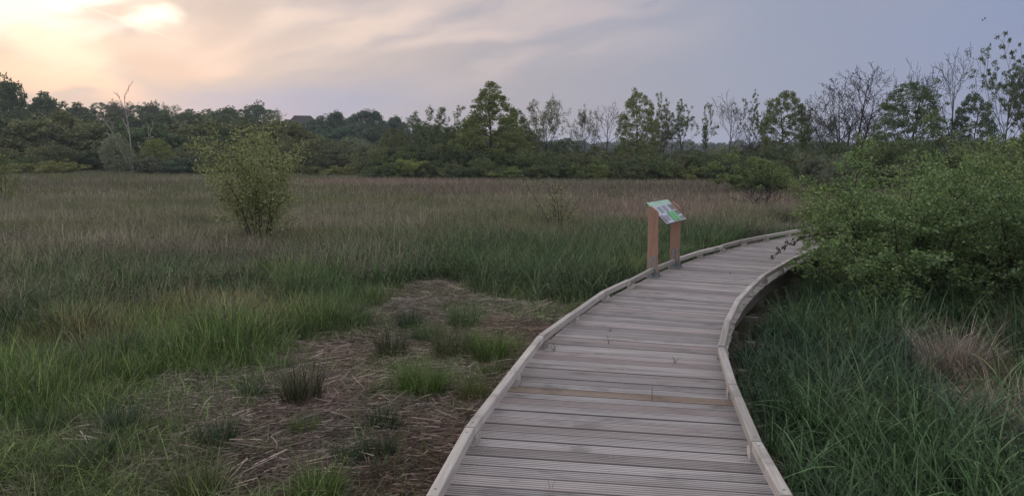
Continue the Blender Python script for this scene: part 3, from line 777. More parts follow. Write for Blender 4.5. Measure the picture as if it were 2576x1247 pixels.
# --- hedge along the right half
hedge = 'dense bushes along the right meadow edge'
for i in range(34):
    px = 955 + i * 38 + rs.uniform(-12, 12)
    top = np.interp(px, [950, 1100, 1300, 1500, 1800, 2250], [372, 365, 375, 385, 380, 372]) + rs.uniform(-8, 14)
    D = np.interp(px, [900, 1200, 2250], [68, 64, 58]) + rs.uniform(-1, 3)
    tree_px(f'bush{i % 3}', px, top, D, rs.uniform(80, 120), col=jit((OG, DG, MG, DG)[i % 4], .18), rz=rs.uniform(0, 6), name='bush', cat='bush', label='dark leafy bush in the dense hedge along the right meadow edge', group=hedge, wood='stems', crown='foliage')
for i in range(26):
    px = 945 + i * 47 + rs.uniform(-14, 14)
    D = np.interp(px, [900, 1200, 2250], [63, 60, 54])
    tree_px(f'bush{(i + 1) % 3}', px, rs.uniform(398, 424), D, rs.uniform(70, 100), col=jit((DG, MG, YG, DG, OG)[i % 5], .15), rz=rs.uniform(0, 6), name='bush', cat='bush', label='low bush in the front of the hedge along the right meadow edge', group='front bushes of the hedge', wood='stems', crown='foliage')
for i in range(16):
    px = 1010 + i * 80 + rs.uniform(-20, 20)
    tree_px(['full0', 'bush1', 'full2'][i % 3], px, np.interp(px, [1000, 1250, 1450, 1700, 2200], [322, 318, 358, 372, 360]) + rs.uniform(-6, 10), rs.uniform(72, 80), rs.uniform(70, 110), col=jit(DG if i % 2 else OG), rz=rs.uniform(0, 6),
            name='broadleaf_tree', label='low dark tree filling the back of the hedge beyond the meadow', group='low trees behind the hedge')
YGd = (.085, .10, .036)
row = [  # kind, px, top, width px, depth, colour, name, label
 ('sparse0', 1072, 270, 92, 76, MG, 'broadleaf_tree', 'scraggly half-leafed tree between the hillside wood and the tall central tree'),
 ('sparse2', 1138, 268, 80, 76, MG, 'broadleaf_tree', 'thin leafy tree just left of the tall central tree'),
 ('full1', 1236, 213, 166, 68, YGd, 'broadleaf_tree', 'tall full green tree with a pointed crown at the centre'),
 ('full0', 1296, 276, 76, 72, MG, 'broadleaf_tree', 'shorter green tree leaning against the right side of the tall central tree'),
 ('round0', 1374, 250, 92, 74, (.075, .085, .05), 'broadleaf_tree', 'round thin-crowned tree right of the tall central tree'),
 ('round1', 1470, 276, 64, 74, (.06, .075, .04), 'broadleaf_tree', 'small round leafy tree left of a bare tree'),
 ('bare0', 1526, 250, 90, 74, None, 'bare_tree', 'bare fan-shaped tree just left of the tree behind the information panel'),
 ('full2', 1607, 234, 86, 70, YGd, 'broadleaf_tree', 'leafy yellow-green tree standing above the information panel'),
 ('sparse1', 1668, 238, 70, 72, (.075, .085, .045), 'broadleaf_tree', 'slender half-leafed tree just right of the yellow-green tree above the panel'),
 ('open0', 1716, 254, 80, 72, MG, 'broadleaf_tree', 'open tree with leafy tufts and a forked trunk'),
 ('sparse2', 1774, 262, 52, 70, MG, 'broadleaf_tree', 'small one-sided leafy tree with a thin bent trunk'),
 ('bare1', 1836, 228, 88, 72, None, 'bare_tree', 'nearly leafless slim tree with upright twigs right of the small one-sided tree'),
 ('open1', 1888, 236, 66, 70, (.06, .075, .04), 'broadleaf_tree', 'slim tree whose leaves sit only at its top'),
 ('bare2', 1905, 322, 78, 68, None, 'bare_shrub', 'low leafless spreading shrub at the foot of the slim top-leafed tree'),
 ('full0', 1978, 236, 108, 66, (.075, .088, .036), 'broadleaf_tree', 'dense rounded green tree between the slim trees and the big bare tree'),
 ('sparse2', 2026, 272, 50, 64, MG, 'broadleaf_tree', 'thin-stemmed little tree at the right foot of the dense rounded tree'),
 ('round1', 2085, 290, 80, 66, (.07, .08, .06), 'broadleaf_tree', 'thin grey-green tree behind the left side of the big bare tree'),
 ('bare2', 2142, 165, 176, 58, None, 'bare_tree', 'big bare multi-stemmed tree right of the row'),
 ('full2', 2292, 212, 140, 50, (.05, .070, .034), 'broadleaf_tree', 'dark green broad tree in front of a tall bare tree'),
 ('bare1', 2318, 140, 96, 56, None, 'bare_tree', 'tall bare tree rising behind the dark green broad tree'),
 ('bare0', 2406, 104, 104, 50, None, 'bare_tree', 'tallest bare tree with a single straight trunk at the right'),
 ('full0', 2452, 242, 92, 50, (.045, .065, .036), 'broadleaf_tree', 'dark green tree just right of the tallest bare trunk'),
 ('open0', 2548, 88, 125, 40, (.05, .066, .036), 'broadleaf_tree', 'tall open tree with tufted leaves near the right picture edge'),
 ('open1', 2598, 110, 130, 42, (.05, .066, .036), 'broadleaf_tree', 'tall leafy tree cut by the right picture edge'),
]
for i, (k, px, top, w, D, c, nm, lb) in enumerate(row):
    tree_px(k, px, top, D, w, col=c or MG, rz=i * 1.3, name=nm, label=lb, cat='shrub' if 'shrub' in nm else 'tree')
for i, (px, top) in enumerate(((1640, 280), (1660, 300), (1690, 290))):
    tree_px('bare1', px, top, 76, 40, rz=i, name='bare_tree', label='thin bare sapling among the row above the information panel', group='bare saplings in the row')
for i, (px, top, D, w, c, lb) in enumerate([
    (2240, 346, 42, 130, MG, 'green bush under the dark green broad tree'), (2330, 352, 38, 120, DG, 'dark bush below the tall bare tree behind the foreground bushes'),
    (2420, 350, 36, 110, BG, 'blue-green bush right of the dark bush behind the foreground bushes'), (2500, 345, 34, 130, MG, 'tall green bush under the open tufted tree'), (2590, 335, 32, 120, MG, 'tall green bush at the right picture edge behind the foreground bushes'),
    (2130, 352, 48, 120, DG, 'dark green bush at the foot of the big bare tree'), (2060, 385, 44, 90, GG, 'grey-green bush left of the foreground bushes'), (2110, 395, 36, 100, GG, 'pale grey-green bush just behind the left edge of the foreground bushes')]):
    tree_px(f'bush{i % 3}', px, top, D, w, col=c, rz=i, name='bush', cat='bush', label=lb, wood='stems', crown='foliage')

# --- shrubs standing in the meadow
def shrub_at(kind, px, py, top, wpx, col, label, rz=0, name='shrub'):
    b = on_plane(px, py, 0.0); D = b[1]; q = at_depth(px, top, D)
    return plant(kind, b[0], D, q[2] + 0.02, wpx * D / F, col=col, rz=rz, name=name, cat='shrub', label=label, wood='stems', crown='foliage')
shrub_at('willow', 655, 632, 330, 190, (.128, .148, .068), 'airy olive-green willow shrub with many thin stems standing in the meadow', 0.6, 'willow_shrub')
shrub_at('wisp', 1398, 596, 448, 120, (.125, .13, .065), 'thin yellow-green wispy shrub in the meadow left of the information panel', 1)
shrub_at('wisp', 1545, 520, 458, 50, (.09, .10, .05), 'faint small shrub in the meadow behind the information panel', 2)
shrub_at('bush1', 1895, 500, 398, 150, (.075, .10, .040), 'rounded mid-green bush standing in front of the hedge beyond the boardwalk', 2)
shrub_at('baresapling', 1916, 535, 462, 70, MG, 'small bare dark-twigged shrub in the reddish meadow', 1, 'bare_shrub')
shrub_at('sapling', 2030, 520, 455, 90, YG, 'small yellow-green sapling in the meadow left of the foreground bushes', 3)
# near right bushes
near = [('spray', 5.0, 10.7, 1.5, 2.7, (.090, .126, .052), 'loose low bush whose sprays reach left over the far bend of the boardwalk', 2.0),
        ('shrub0', 4.95, 9.9, 1.9, 2.2, (.084, .124, .054), 'spreading leafy bush hanging over the right kerb of the boardwalk', .3),
        ('shrub1', 6.3, 9.5, 1.95, 2.2, (.082, .120, .054), 'dense green bush right of the one overhanging the boardwalk', 1.4),
        ('shrub0', 6.2, 11.9, 2.0, 2.3, (.096, .128, .058), 'leafy bush behind the bush overhanging the boardwalk', 2.5),
        ('shrub1', 7.7, 11.2, 2.3, 2.6, (.098, .126, .054), 'tallest foreground bush at the right picture edge', 3.6),
        ('shrub0', 6.7, 8.3, 1.5, 2.0, (.058, .092, .044), 'low green bush at the front of the foreground bushes on the right edge', 4.4),
        ('shrub1', 9.2, 13.5, 2.45, 3.4, (.070, .09, .044), 'leafy bush behind the tallest foreground bush at the right edge', 5.2)]
for k, x, y, H, W, c, lb, rz in near:
    plant(k, x, y, H, W, col=c, rz=rz, name='leafy_bush', cat='bush', label=lb, wood='stems', crown='foliage')

# curled dark-leaved branch that reaches over the deck: part of nothing else, hangs from the first bush
def hanging_branch():
    rng = np.random.default_rng(8)
    pts = np.array([at_depth(2110, 590, 10.3), at_depth(2060, 588, 10.2), at_depth(2010, 600, 10.1), at_depth(1972, 622, 10.0), at_depth(1950, 640, 9.95), at_depth(1938, 652, 9.9)])
    o = pts[0]; br = [(pts - o, np.linspace(.007, .002, 6), 0)]
    for k in range(9):
        f = 0.5 + k * .5; i = min(int(f), 4); q = pts[i] + (pts[i + 1] - pts[i]) * (f - i) - o
        d = rng.normal(0, 1, 3) * .07 + np.array([0, 0, .02]); br.append((np.array([q, q + d * .6, q + d]), np.array([.003, .002, .001]), 1))
    V, Fc = tubes(br); root = empty('hanging_branch', tuple(o), 0, 'thin branch with curled brown leaves reaching over the boardwalk', 'branch')
    mesh_obj('twig', V, Fc, M['bark'], root)
    LV, LF, lr = leaves(rng, br, 0, 60, .05, .018, maxn=90)
    c = mesh_obj('leaves', LV, LF, M['leaf'], root, attrs={'r': lr}); c.color = (.075, .062, .045, 1)
hanging_branch()

# ------------------------------------------------------------------ house, footbridge, far wood, birds
def build_house():
    D = 235.0; c = at_depth(762, 330, D); gx = c[0]; zb = float(ground_z(gx, D))
    e = empty('house', (gx, D, zb), R(18), 'dark hip-roofed house half hidden by trees on the hillside', 'house')
    ze = at_depth(762, 314, D)[2] - zb; zr = at_depth(762, 291, D)[2] - zb
    w, d = 9.4, 6.6
    mb = MB(); mb.box((0, 0, ze / 2), w - 0.6, d - 0.6, ze); mb.build('wall', M['wallm'], e)
    v = [(-w/2, -d/2, ze), (w/2, -d/2, ze), (w/2, d/2, ze), (-w/2, d/2, ze), (-w/2 + 2.4, 0, zr), (w/2 - 2.4, 0, zr),
         (-w/2, -d/2, ze - .15), (w/2, -d/2, ze - .15), (w/2, d/2, ze - .15), (-w/2, d/2, ze - .15)]
    f = [(0, 1, 5, 4), (1, 2, 5), (2, 3, 4, 5), (3, 0, 4), (6, 9, 8, 7), (0, 6, 7, 1), (1, 7, 8, 2), (2, 8, 9, 3), (3, 9, 6, 0)]
    mesh_obj('roof', v, f, M['roofm'], e)
    for x in (-2.0, 1.8):
        mb = MB(); mb.box((x, -d/2 + .28, ze - 1.4), 1.0, .08, 1.3); mb.build('window', M['edge'], e)
build_house()
def build_bridge():
    D = 34.0; a = at_depth(2405, 414, D); b = at_depth(2640, 420, D)
    e = empty('footbridge', (a[0], D, 0), 0, 'pale wooden footbridge rail glimpsed through the bushes on the right', 'footbridge')
    o = np.array([a[0], D, 0.0]); rng = np.random.default_rng(2)
    for dz in (0.0, -0.13):
        mb = MB(); mb.beam(a - o + (0, 0, dz), b - o + (0, 0.6, dz), .08, .055, .004); mb.build('handrail', M['rail'], e)
    mb = MB(); mb.beam(np.array([0, .6, .6]), np.array([b[0] - a[0], 1.2, .6]), 1.2, .06, .004); mb.build('deck', M['deck'], e)
    for k in range(4):
        p = (b - a) * (k / 3.0); mb = MB(); mb.beam(np.array([p[0], k * .2, -.1]), np.array([p[0], k * .2, a[2] + .02]), .09, .09, .004, up=(0, 1, 0)); mb.build('post', M['rail'], e)
build_bridge()
def far_wood():
    rng = np.random.default_rng(33); cs = []
    for i in range(420):
        az = rng.uniform(-.1, .75); D = rng.uniform(430, 760)
        x, y = D * math.sin(az), D * math.cos(az); H = rng.uniform(5, 9); wr = rng.uniform(4, 8)
        n = 150; q = rng.normal(0, 1, (n, 3)); q /= np.linalg.norm(q, axis=1)[:, None]; q *= rng.uniform(.6, 1, (n, 1))
        cs.append(q * np.array([wr, wr, H / 2]) + np.array([x, y, float(ground_z(x, y)) + H / 2]))
    V, Fc, r = leaf_quads(rng, np.vstack(cs), 1.9, 0, .8)
    o = mesh_obj('distant_woods', V, Fc, M['leaf'], attrs={'r': r}); o.color = (.045, .062, .045, 1)
    tag(o, 'blue-green distant woods on the low ridge beyond the row of trees', 'woods', kind='stuff')
far_wood()
def birds():
    v = [(0, -.18, 0), (.05, 0, .03), (-.05, 0, .03), (0, .2, .02), (0, 0, -.05), (.42, -.02, .16), (-.42, -.02, .16), (.2, .09, .12), (-.2, .09, .12), (.18, -.10, .11), (-.18, -.10, .11)]
    f = [(0, 1, 2), (1, 3, 2), (0, 4, 1), (1, 4, 3), (3, 4, 2), (2, 4, 0), (1, 9, 5, 7), (2, 8, 6, 10), (1, 7, 3), (2, 3, 8)]
    me = new_mesh('bird', v, f, M['bird'])
    for px, py, rz, lb in ((2473, 52, .4, 'lower of two tiny dark birds in the upper right sky'), (2478, 48, 1.2, 'upper of two tiny dark birds in the upper right sky')):
        o = mesh_obj('bird', None, None, mesh=me); o.location = at_depth(px, py, 70); o.scale = (.5, .5, .5); o.rotation_euler = (0, .2, rz); tag(o, lb, 'bird', 'birds in the sky')
birds()

# ------------------------------------------------------------------ grass
def blades(rng, n, rad, h, hv, w, lean, curve, droop, segs=4, seed_heads=0.0):
    az = rng.uniform(0, 6.283, n); rr = rad * np.sqrt(rng.random(n))
    root = np.column_stack([rr * np.cos(az), rr * np.sin(az)])
    la = az + rng.normal(0, .9, n); ld = np.column_stack([np.cos(la), np.sin(la)])
    H = h * rng.uniform(1 - hv, 1 + hv, n); ln = lean * rng.uniform(.2, 1.2, n); cv = curve * rng.uniform(.1, 1.5, n); dp = droop * rng.uniform(.1, 1.4, n) * cv / max(curve, 1e-3)
    s = np.linspace(0, 1, segs + 1)
    hx = H[:, None] * (ln[:, None] * s + cv[:, None] * s ** 2.2)
    z = H[:, None] * (s - dp[:, None] * s ** 3)
    tw = la + np.pi / 2 + rng.normal(0, .5, n); sd = np.column_stack([np.cos(tw), np.sin(tw)])
    wd = w * rng.uniform(.6, 1.3, n)[:, None] * np.maximum(0.06, (1 - s ** 1.6))[None, :] * .5
    P = np.empty((n, segs + 1, 2, 3))
    for k, sg in enumerate((-1, 1)):
        P[:, :, k, 0] = root[:, :1] + ld[:, :1] * hx + sg * wd * sd[:, :1]
        P[:, :, k, 1] = root[:, 1:] + ld[:, 1:] * hx + sg * wd * sd[:, 1:]
        P[:, :, k, 2] = z
    V = P.reshape(-1, 3); base = np.arange(n)[:, None] * (segs + 1) * 2 + np.arange(segs)[None, :] * 2
    Fc = np.stack([base, base + 1, base + 3, base + 2], -1).reshape(-1, 4)
    t = np.tile(np.repeat(s, 2), n); r = np.repeat(rng.random(n), (segs + 1) * 2); sdh = np.zeros(len(V))
    if seed_heads > 0:
        idx = np.where(rng.random(n) < seed_heads)[0]; tips = P[idx, -1].mean(1); m = len(idx)
        k = h * .07; off = np.array([[k*.4, 0, 0], [-k*.4, 0, 0], [0, k*.4, 0], [0, -k*.4, 0], [0, 0, k], [0, 0, -k]])
        SV = (tips[:, None, :] + off[None] * rng.uniform(.6, 1.3, (m, 1, 1))).reshape(-1, 3)
        q = np.array([[0, 2, 4, 4], [2, 1, 4, 4], [1, 3, 4, 4], [3, 0, 4, 4], [2, 0, 5, 5], [1, 2, 5, 5], [3, 1, 5, 5], [0, 3, 5, 5]])
        tri = q[:, :3]
        SF = (np.arange(m)[:, None, None] * 6 + tri[None] + len(V)).reshape(-1, 3)
        V = np.vstack([V, SV]); t = np.concatenate([t, np.zeros(len(SV))]); r = np.concatenate([r, np.repeat(rng.random(m), 6)]); sdh = np.concatenate([sdh, np.full(len(SV), .8)])
        Fc = [tuple(f) for f in Fc] + [tuple(f) for f in SF]
    return V, Fc, {'t': t, 'r': r, 'seed': sdh}
def straws(rng, n, rad, L, w, lift=.05):
    az = rng.normal(0.3, 1.3, n); c = rng.normal(0, rad * .5, (n, 2)); l = L * rng.uniform(.4, 1.3, n); bend = rng.normal(0, .18, n)
    s = np.linspace(-.5, .5, 4); d = np.column_stack([np.cos(az), np.sin(az)]); nn = np.column_stack([-d[:, 1], d[:, 0]])
    P = np.empty((n, 4, 2, 3)); z0 = rng.uniform(.006, lift, n); sl = rng.normal(0, .10, n)
    wd = w * rng.uniform(.5, 1.2, n)[:, None] * np.array([.7, 1, 1, .4])[None] * .5
    for k, sg in enumerate((-1, 1)):
        for q in range(2):
            P[:, :, k, q] = c[:, q:q+1] + d[:, q:q+1] * l[:, None] * s + nn[:, q:q+1] * (bend[:, None] * l[:, None] * (s ** 2) + sg * wd)
        P[:, :, k, 2] = z0[:, None] + np.abs(sl[:, None] * l[:, None] * (s + .5)) * .6 + (.004 if k else 0)
    V = P.reshape(-1, 3); base = np.arange(n)[:, None] * 8 + np.arange(3)[None] * 2
    Fc = np.stack([base, base + 1, base + 3, base + 2], -1).reshape(-1, 4)
    return V, Fc, {'t': np.zeros(len(V)), 'r': np.repeat(rng.random(n), 8), 'seed': np.zeros(len(V))}

def source(name, meshes):
    c = bpy.data.collections.new(name)
    for i, (V, Fc, at) in enumerate(meshes):
        me = new_mesh(f'{name}_{i}', V, Fc, M['grass'], at)
        c.objects.link(bpy.data.objects.new(f'{name}_{i}', me))
    return c
def G(seed, *a, **k): return blades(np.random.default_rng(seed), *a, **k)
SRC = {
 'reed':  source('reed_tuft',  [G(s, 26, .16, .62, .35, .0085, .26, .26, .45, seed_heads=.05) for s in range(4)]),
 'farreed': source('far_reed_tuft', [G(s + 20, 26, .34, .60, .35, .024, .25, .25, .4, segs=3) for s in range(4)]),
 'green': source('green_tuft', [G(s + 40, 42, .13, .36, .4, .0066, .30, .38, .55, seed_heads=.07 if s % 2 else .0) for s in range(4)]),
 'sedge': source('sedge_tuft', [G(s + 60, 22, .14, .58, .4, .0160, .26, .72, 1.15, segs=7) for s in range(4)]),
 'short': source('short_tuft', [G(s + 80, 40, .14, .15, .5, .005, .55, .55, .6, segs=3) for s in range(3)]),
 'straw': source('straw_bunch', [straws(np.random.default_rng(s), 130, .20, .16, .0028) for s in range(4)]),
}
GRASSK = 1.4
def scatter(name, label, cat, src, x, y, rot, scl, tint, rng, nvar, tiltamt=.1):
    n = len(x); z = ground_z(x, y)
    me = bpy.data.meshes.new(name); me.vertices.add(n); me.vertices.foreach_set('co', np.column_stack([x, y, z]).astype(np.float32).ravel())
    def at(nm, typ, key, v): a = me.attributes.new(nm, typ, 'POINT'); a.data.foreach_set(key, v.ravel())
    rv = np.column_stack([rng.normal(0, tiltamt, n), rng.normal(0, tiltamt, n), rot]).astype(np.float32)
    at('rot', 'FLOAT_VECTOR', 'vector', rv); at('scl', 'FLOAT_VECTOR', 'vector', scl.astype(np.float32))
    at('idx', 'INT', 'value', rng.integers(0, nvar, n).astype(np.int32))
    at('tint', 'FLOAT_COLOR', 'color', np.column_stack([tint * GRASSK, np.ones(n)]).astype(np.float32))
    me.materials.append(M['grass'])
    o = bpy.data.objects.new(name, me); COL.objects.link(o); tag(o, label, cat, kind='stuff')
    ng = bpy.data.node_groups.new(name + '_scatter', 'GeometryNodeTree')
    ng.interface.new_socket('Geometry', in_out='INPUT', socket_type='NodeSocketGeometry'); ng.interface.new_socket('Geometry', in_out='OUTPUT', socket_type='NodeSocketGeometry')
    N = ng.nodes; gi = N.new('NodeGroupInput'); go = N.new('NodeGroupOutput'); ip = N.new('GeometryNodeInstanceOnPoints'); ci = N.new('GeometryNodeCollectionInfo')
    ci.inputs['Collection'].default_value = SRC[src]; ci.inputs['Separate Children'].default_value = True; ci.inputs['Reset Children'].default_value = True
    ip.inputs['Pick Instance'].default_value = True
    def na(typ, nm): q = N.new('GeometryNodeInputNamedAttribute'); q.data_type = typ; q.inputs['Name'].default_value = nm; return q.outputs['Attribute']
    L = ng.links; L.new(gi.outputs[0], ip.inputs['Points']); L.new(ci.outputs[0], ip.inputs['Instance'])
    L.new(na('INT', 'idx'), ip.inputs['Instance Index']); L.new(na('FLOAT_VECTOR', 'rot'), ip.inputs['Rotation']); L.new(na('FLOAT_VECTOR', 'scl'), ip.inputs['Scale'])
    L.new(ip.outputs[0], go.inputs[0])
    md = o.modifiers.new('scatter', 'NODES'); md.node_group = ng
    return o

def ell(px, py, items):
    w = np.zeros(px.shape)
    for (cx, cy, rx, ry) in items: w = np.maximum(w, np.exp(-(((px - cx) / rx) ** 2 + ((py - cy) / ry) ** 2) ** 1.5))
    return w
STRAW = [(830, 905, 150, 45), (1090, 745, 110, 38), (900, 1070, 330, 120), (720, 1160, 260, 110), (1020, 1180, 200, 100), (1170, 1010, 110, 170), (1040, 850, 140, 80), (1280, 840, 100, 45), (490, 1040, 130, 45), (2400, 965, 125, 85), (2575, 1130, 150, 115), (300, 1190, 90, 30), (330, 1090, 60, 22)]
LUSH = [(280, 910, 400, 90), (560, 870, 300, 100), (800, 770, 190, 90), (760, 820, 150, 60), (60, 1000, 160, 90)]
def fields(x, y):
    px, py = proj(x, y, np.zeros_like(x))
    w1 = (fnoise(x, y, 0.9, 5) - .5) * 0.5
    straw = np.clip(ell(px, py, STRAW) + w1 * .8, 0, 1)
    lush = np.clip(ell(px, py, LUSH) + w1, 0, 1)
    edge = np.interp(px, [-400, 0, 300, 600, 900, 1050, 1300, 1600, 2000, 2600], [860, 830, 780, 725, 715, 640, 625, 610, 575, 560])
    meadow = sstep(-40, 40, edge - py + (fnoise(x, y, 2.5, 9) - .5) * 190)
    return px, py, straw, lush, meadow
def cand(rng, n, y0, y1, power=1.0, spread=.74, pad=1.6):
    u = rng.random(n); y = (y0 ** (2 - power) + u * (y1 ** (2 - power) - y0 ** (2 - power))) ** (1 / (2 - power)) if power < 2 else y0 * (y1 / y0) ** u
    x = rng.uniform(-1, 1, n) * (y * spread + pad); return x, y
def mixc(a, b, t): return np.asarray(a)[None] * (1 - t[:, None]) + np.asarray(b)[None] * t[:, None]

GRN = (.070, .110, .033); DGR = (.044, .080, .031); YGR = (.105, .140, .036); DRY = (.140, .134, .098); PNK = (.170, .136, .112); OLV = (.098, .108, .056); BRN = (.095, .086, .066)
def grass():
    rng = np.random.default_rng(77)
    # --- the dry meadow
    x, y = cand(rng, 56000, 7.5, 32); px, py, st, lu, me = fields(x, y); dd = deck_dist(x, y)
    k = (rng.random(len(x)) < me) & (dd > .95) & (st < .6)
    x, y = x[k], y[k]
    def meadow_tint(x, y):
        px, py = proj(x, y, np.zeros_like(x)); n1 = fnoise(x, y, 6, 21); n2 = fnoise(x, y, 2.2, 22); n3 = fnoise(x, y, 14, 23)
        t = mixc(DRY, OLV, sstep(.35, .62, n1 + (n2 - .5) * .4))
        pk = np.clip(ell(px, py, [(1250, 492, 330, 16), (1850, 500, 320, 38), (1000, 470, 300, 12), (1650, 545, 200, 40)]) * 1.1, 0, 1) * sstep(.25, .6, n2 + .15)
        t = t * (1 - pk[:, None]) + np.array(PNK)[None] * pk[:, None]
        br = sstep(.52, .7, n3) * .7 + ell(px, py, [(200, 480, 330, 14), (560, 690, 260, 40)]) * .6; br = np.clip(br, 0, 1)
        t = t * (1 - br[:, None]) + np.array(BRN)[None] * br[:, None]
        ol = ell(px, py, [(150, 446, 330, 9), (420, 560, 300, 40), (1100, 540, 260, 30)]) * .6
        t = t * (1 - ol[:, None]) + np.array(OLV)[None] * ol[:, None]
        return t * rng.uniform(.72, 1.28, (len(x), 1))
    n = len(x); s = rng.uniform(.42, .80, n) * (0.75 + .5 * fnoise(x, y, 2.4, 2))
    scatter('reed_meadow', 'brownish dry reed and sedge meadow behind the green grass', 'meadow', 'reed', x, y, rng.uniform(0, 6.28, n), np.column_stack([s * 1.4, s * 1.4, s]), meadow_tint(x, y), rng, 4)
    x, y = cand(rng, 60000, 30, 95, .75, .76, 4); r = np.hypot(x, y); n = len(x)
    s = rng.uniform(.45, .85, n)
    scatter('far_meadow', 'far reddish-brown meadow reaching the hedge and the wood', 'meadow', 'farreed', x, y, rng.uniform(0, 6.28, n), np.column_stack([s * 1.3, s * 1.3, s]), meadow_tint(x, y), rng, 4)
    # --- green grass, left and middle
    x, y = cand(rng, 30000, 3.6, 22, .9); px, py, st, lu, me = fields(x, y); dd = deck_dist(x, y)
    left = px < np.interp(py, [560, 700, 870, 1247], [2000, 1640, 1330, 1080])
    g = (1 - me) * (1 - np.clip(st * 1.55, 0, 1)); 
    k = (rng.random(len(x)) < (g * (.05 + 1.1 * lu ** 1.5 + .6 * (py < 720)) + .10 * (1 - me) * sstep(.52, .7, fnoise(x, y, .7, 91)))) & (dd > .9) & left
    x, y, px, py, lu = x[k], y[k], px[k], py[k], lu[k]; n = len(x)
    n1 = fnoise(x, y, 1.3, 31)
    t = mixc(DGR, GRN, sstep(.3, .6, n1)); yy = sstep(.48, .66, fnoise(x, y, .9, 32)) * .85
    t = t * (1 - yy[:, None]) + np.array(YGR)[None] * yy[:, None]; tn = np.clip(ell(px, py, [(560, 800, 150, 45), (190, 870, 120, 50), (640, 830, 120, 30)]) * 1.3 * sstep(.3, .6, fnoise(x, y, .5, 38)), 0, .75)
    t = t * (1 - tn[:, None]) + np.array((.135, .118, .072))[None] * tn[:, None]
    t *= rng.uniform(.75, 1.25, (n, 1))
    t *= 1.15; s = (0.5 + .6 * np.clip(lu, 0, 1) + .3 * (py < 740)) * rng.uniform(.7, 1.2, n) * (.42 + 1.15 * fnoise(x, y, .7, 35))
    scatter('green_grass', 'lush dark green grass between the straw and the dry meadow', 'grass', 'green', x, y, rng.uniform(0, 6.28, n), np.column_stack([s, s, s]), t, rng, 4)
    # --- broad arching sedges: strip beyond the straw, and all of the right side
    x, y = cand(rng, 20000, 3.6, 20, .9); px, py, st, lu, me = fields(x, y); dd = deck_dist(x, y)
    left = px < np.interp(py, [560, 700, 870, 1247], [2000, 1640, 1330, 1080])
    strip = ell(px, py, [(1300, 680, 420, 60), (1000, 690, 200, 40), (1480, 720, 170, 50), (1750, 605, 300, 30), (300, 740, 330, 50), (80, 820, 160, 60)])
    k = (rng.random(len(x)) < strip * 1.1) & left & (dd > .95) & (st < .5)
    xl, yl = x[k], y[k]; n = len(xl)
    t = mixc(DGR, (.066, .088, .046), rng.random(n)) * rng.uniform(.75, 1.3, (n, 1)); s = rng.uniform(.6, 1.05, n)
    scatter('sedge_strip', 'dark green arching sedges along the far side of the straw patches', 'sedge', 'sedge', xl, yl, rng.uniform(0, 6.28, n), np.column_stack([s, s, s]), t, rng, 4)
    x, y = cand(rng, 19000, 2.6, 19, 1.0, .9, 2.5); px, py, st, lu, me = fields(x, y); dd = deck_dist(x, y)
    right = (px > np.interp(py, [560, 700, 870, 1247], [2000, 1880, 1790, 1960]))
    k = right & (dd > .80) & (rng.random(len(x)) < (1 - .97 * np.clip(st * 2.0, 0, 1)))
    xr, yr, dr = x[k], y[k], dd[k]; n = len(xr); n1 = fnoise(xr, yr, 1.1, 41)
    t = mixc((.026, .054, .030), (.055, .097, .042), sstep(.3, .65, n1)); yy = sstep(.6, .75, fnoise(xr, yr, .8, 44)) * .7
    t = t * (1 - yy[:, None]) + np.array((.085, .105, .045))[None] * yy[:, None]; t *= rng.uniform(.7, 1.3, (n, 1))
    s = rng.uniform(.55, 1.1, n) * np.interp(dr, [.80, 1.3, 2.2], [.62, .88, 1.1])
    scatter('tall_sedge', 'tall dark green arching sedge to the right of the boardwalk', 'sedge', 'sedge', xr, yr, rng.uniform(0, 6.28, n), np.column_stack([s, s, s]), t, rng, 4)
    # --- short turf showing through, left foreground
    x, y = cand(rng, 16000, 3.4, 12, .8); px, py, st, lu, me = fields(x, y); dd = deck_dist(x, y)
    left = px < np.interp(py, [560, 700, 870, 1247], [2000, 1640, 1330, 1080])
    k = left & (dd > .85) & (rng.random(len(x)) < (1 - me) * (.34 + .75 * (1 - np.clip(st * 1.2, 0, 1)) * (.25 + 1.3 * (px < 330))) * sstep(.25, .6, fnoise(x, y, .8, 61)))
    x, y = x[k], y[k]; n = len(x); s = rng.uniform(.7, 1.5, n)
    t = mixc((.075, .125, .036), (.115, .135, .055), rng.random(n)) * rng.uniform(.75, 1.25, (n, 1))
    scatter('short_turf', 'short patchy grass growing through the dead straw', 'grass', 'short', x, y, rng.uniform(0, 6.28, n), np.column_stack([s, s, s]), t, rng, 3)
    # --- dead straw lying on the ground
    x, y = cand(rng, 26000, 3.2, 14, .9); px, py, st, lu, me = fields(x, y); dd = deck_dist(x, y)
    k = (dd > .8) & (rng.random(len(x)) < np.clip(st * 1.5 + .10 + .5 * sstep(.5, .65, fnoise(x, y, .9, 71)) * (py > 1000), 0, 1))
    x, y = x[k], y[k]; n = len(x); n1 = fnoise(x, y, 1.2, 51)
    t = mixc((.160, .132, .112), (.27, .232, .210), sstep(.3, .7, n1)); rd = sstep(.58, .75, fnoise(x, y, 1.6, 52)) * .45
    rd = np.maximum(rd, .55 * sstep(2.1, 1.0, dd[k]) * (y < 9)) ; t = t * (1 - rd[:, None]) + np.array((.17, .112, .088))[None] * rd[:, None]; t *= rng.uniform(.65, 1.3, (n, 1)); s = rng.uniform(.6, 1.3, n)
    scatter('dead_straw', 'flattened pale dead straw littering the ground beside the boardwalk', 'straw', 'straw', x, y, fnoise(x, y, 1.4, 53) * 9 + rng.normal(0, 1.3, n), np.column_stack([s, s, s]), t, rng, 4, .12)
grass()

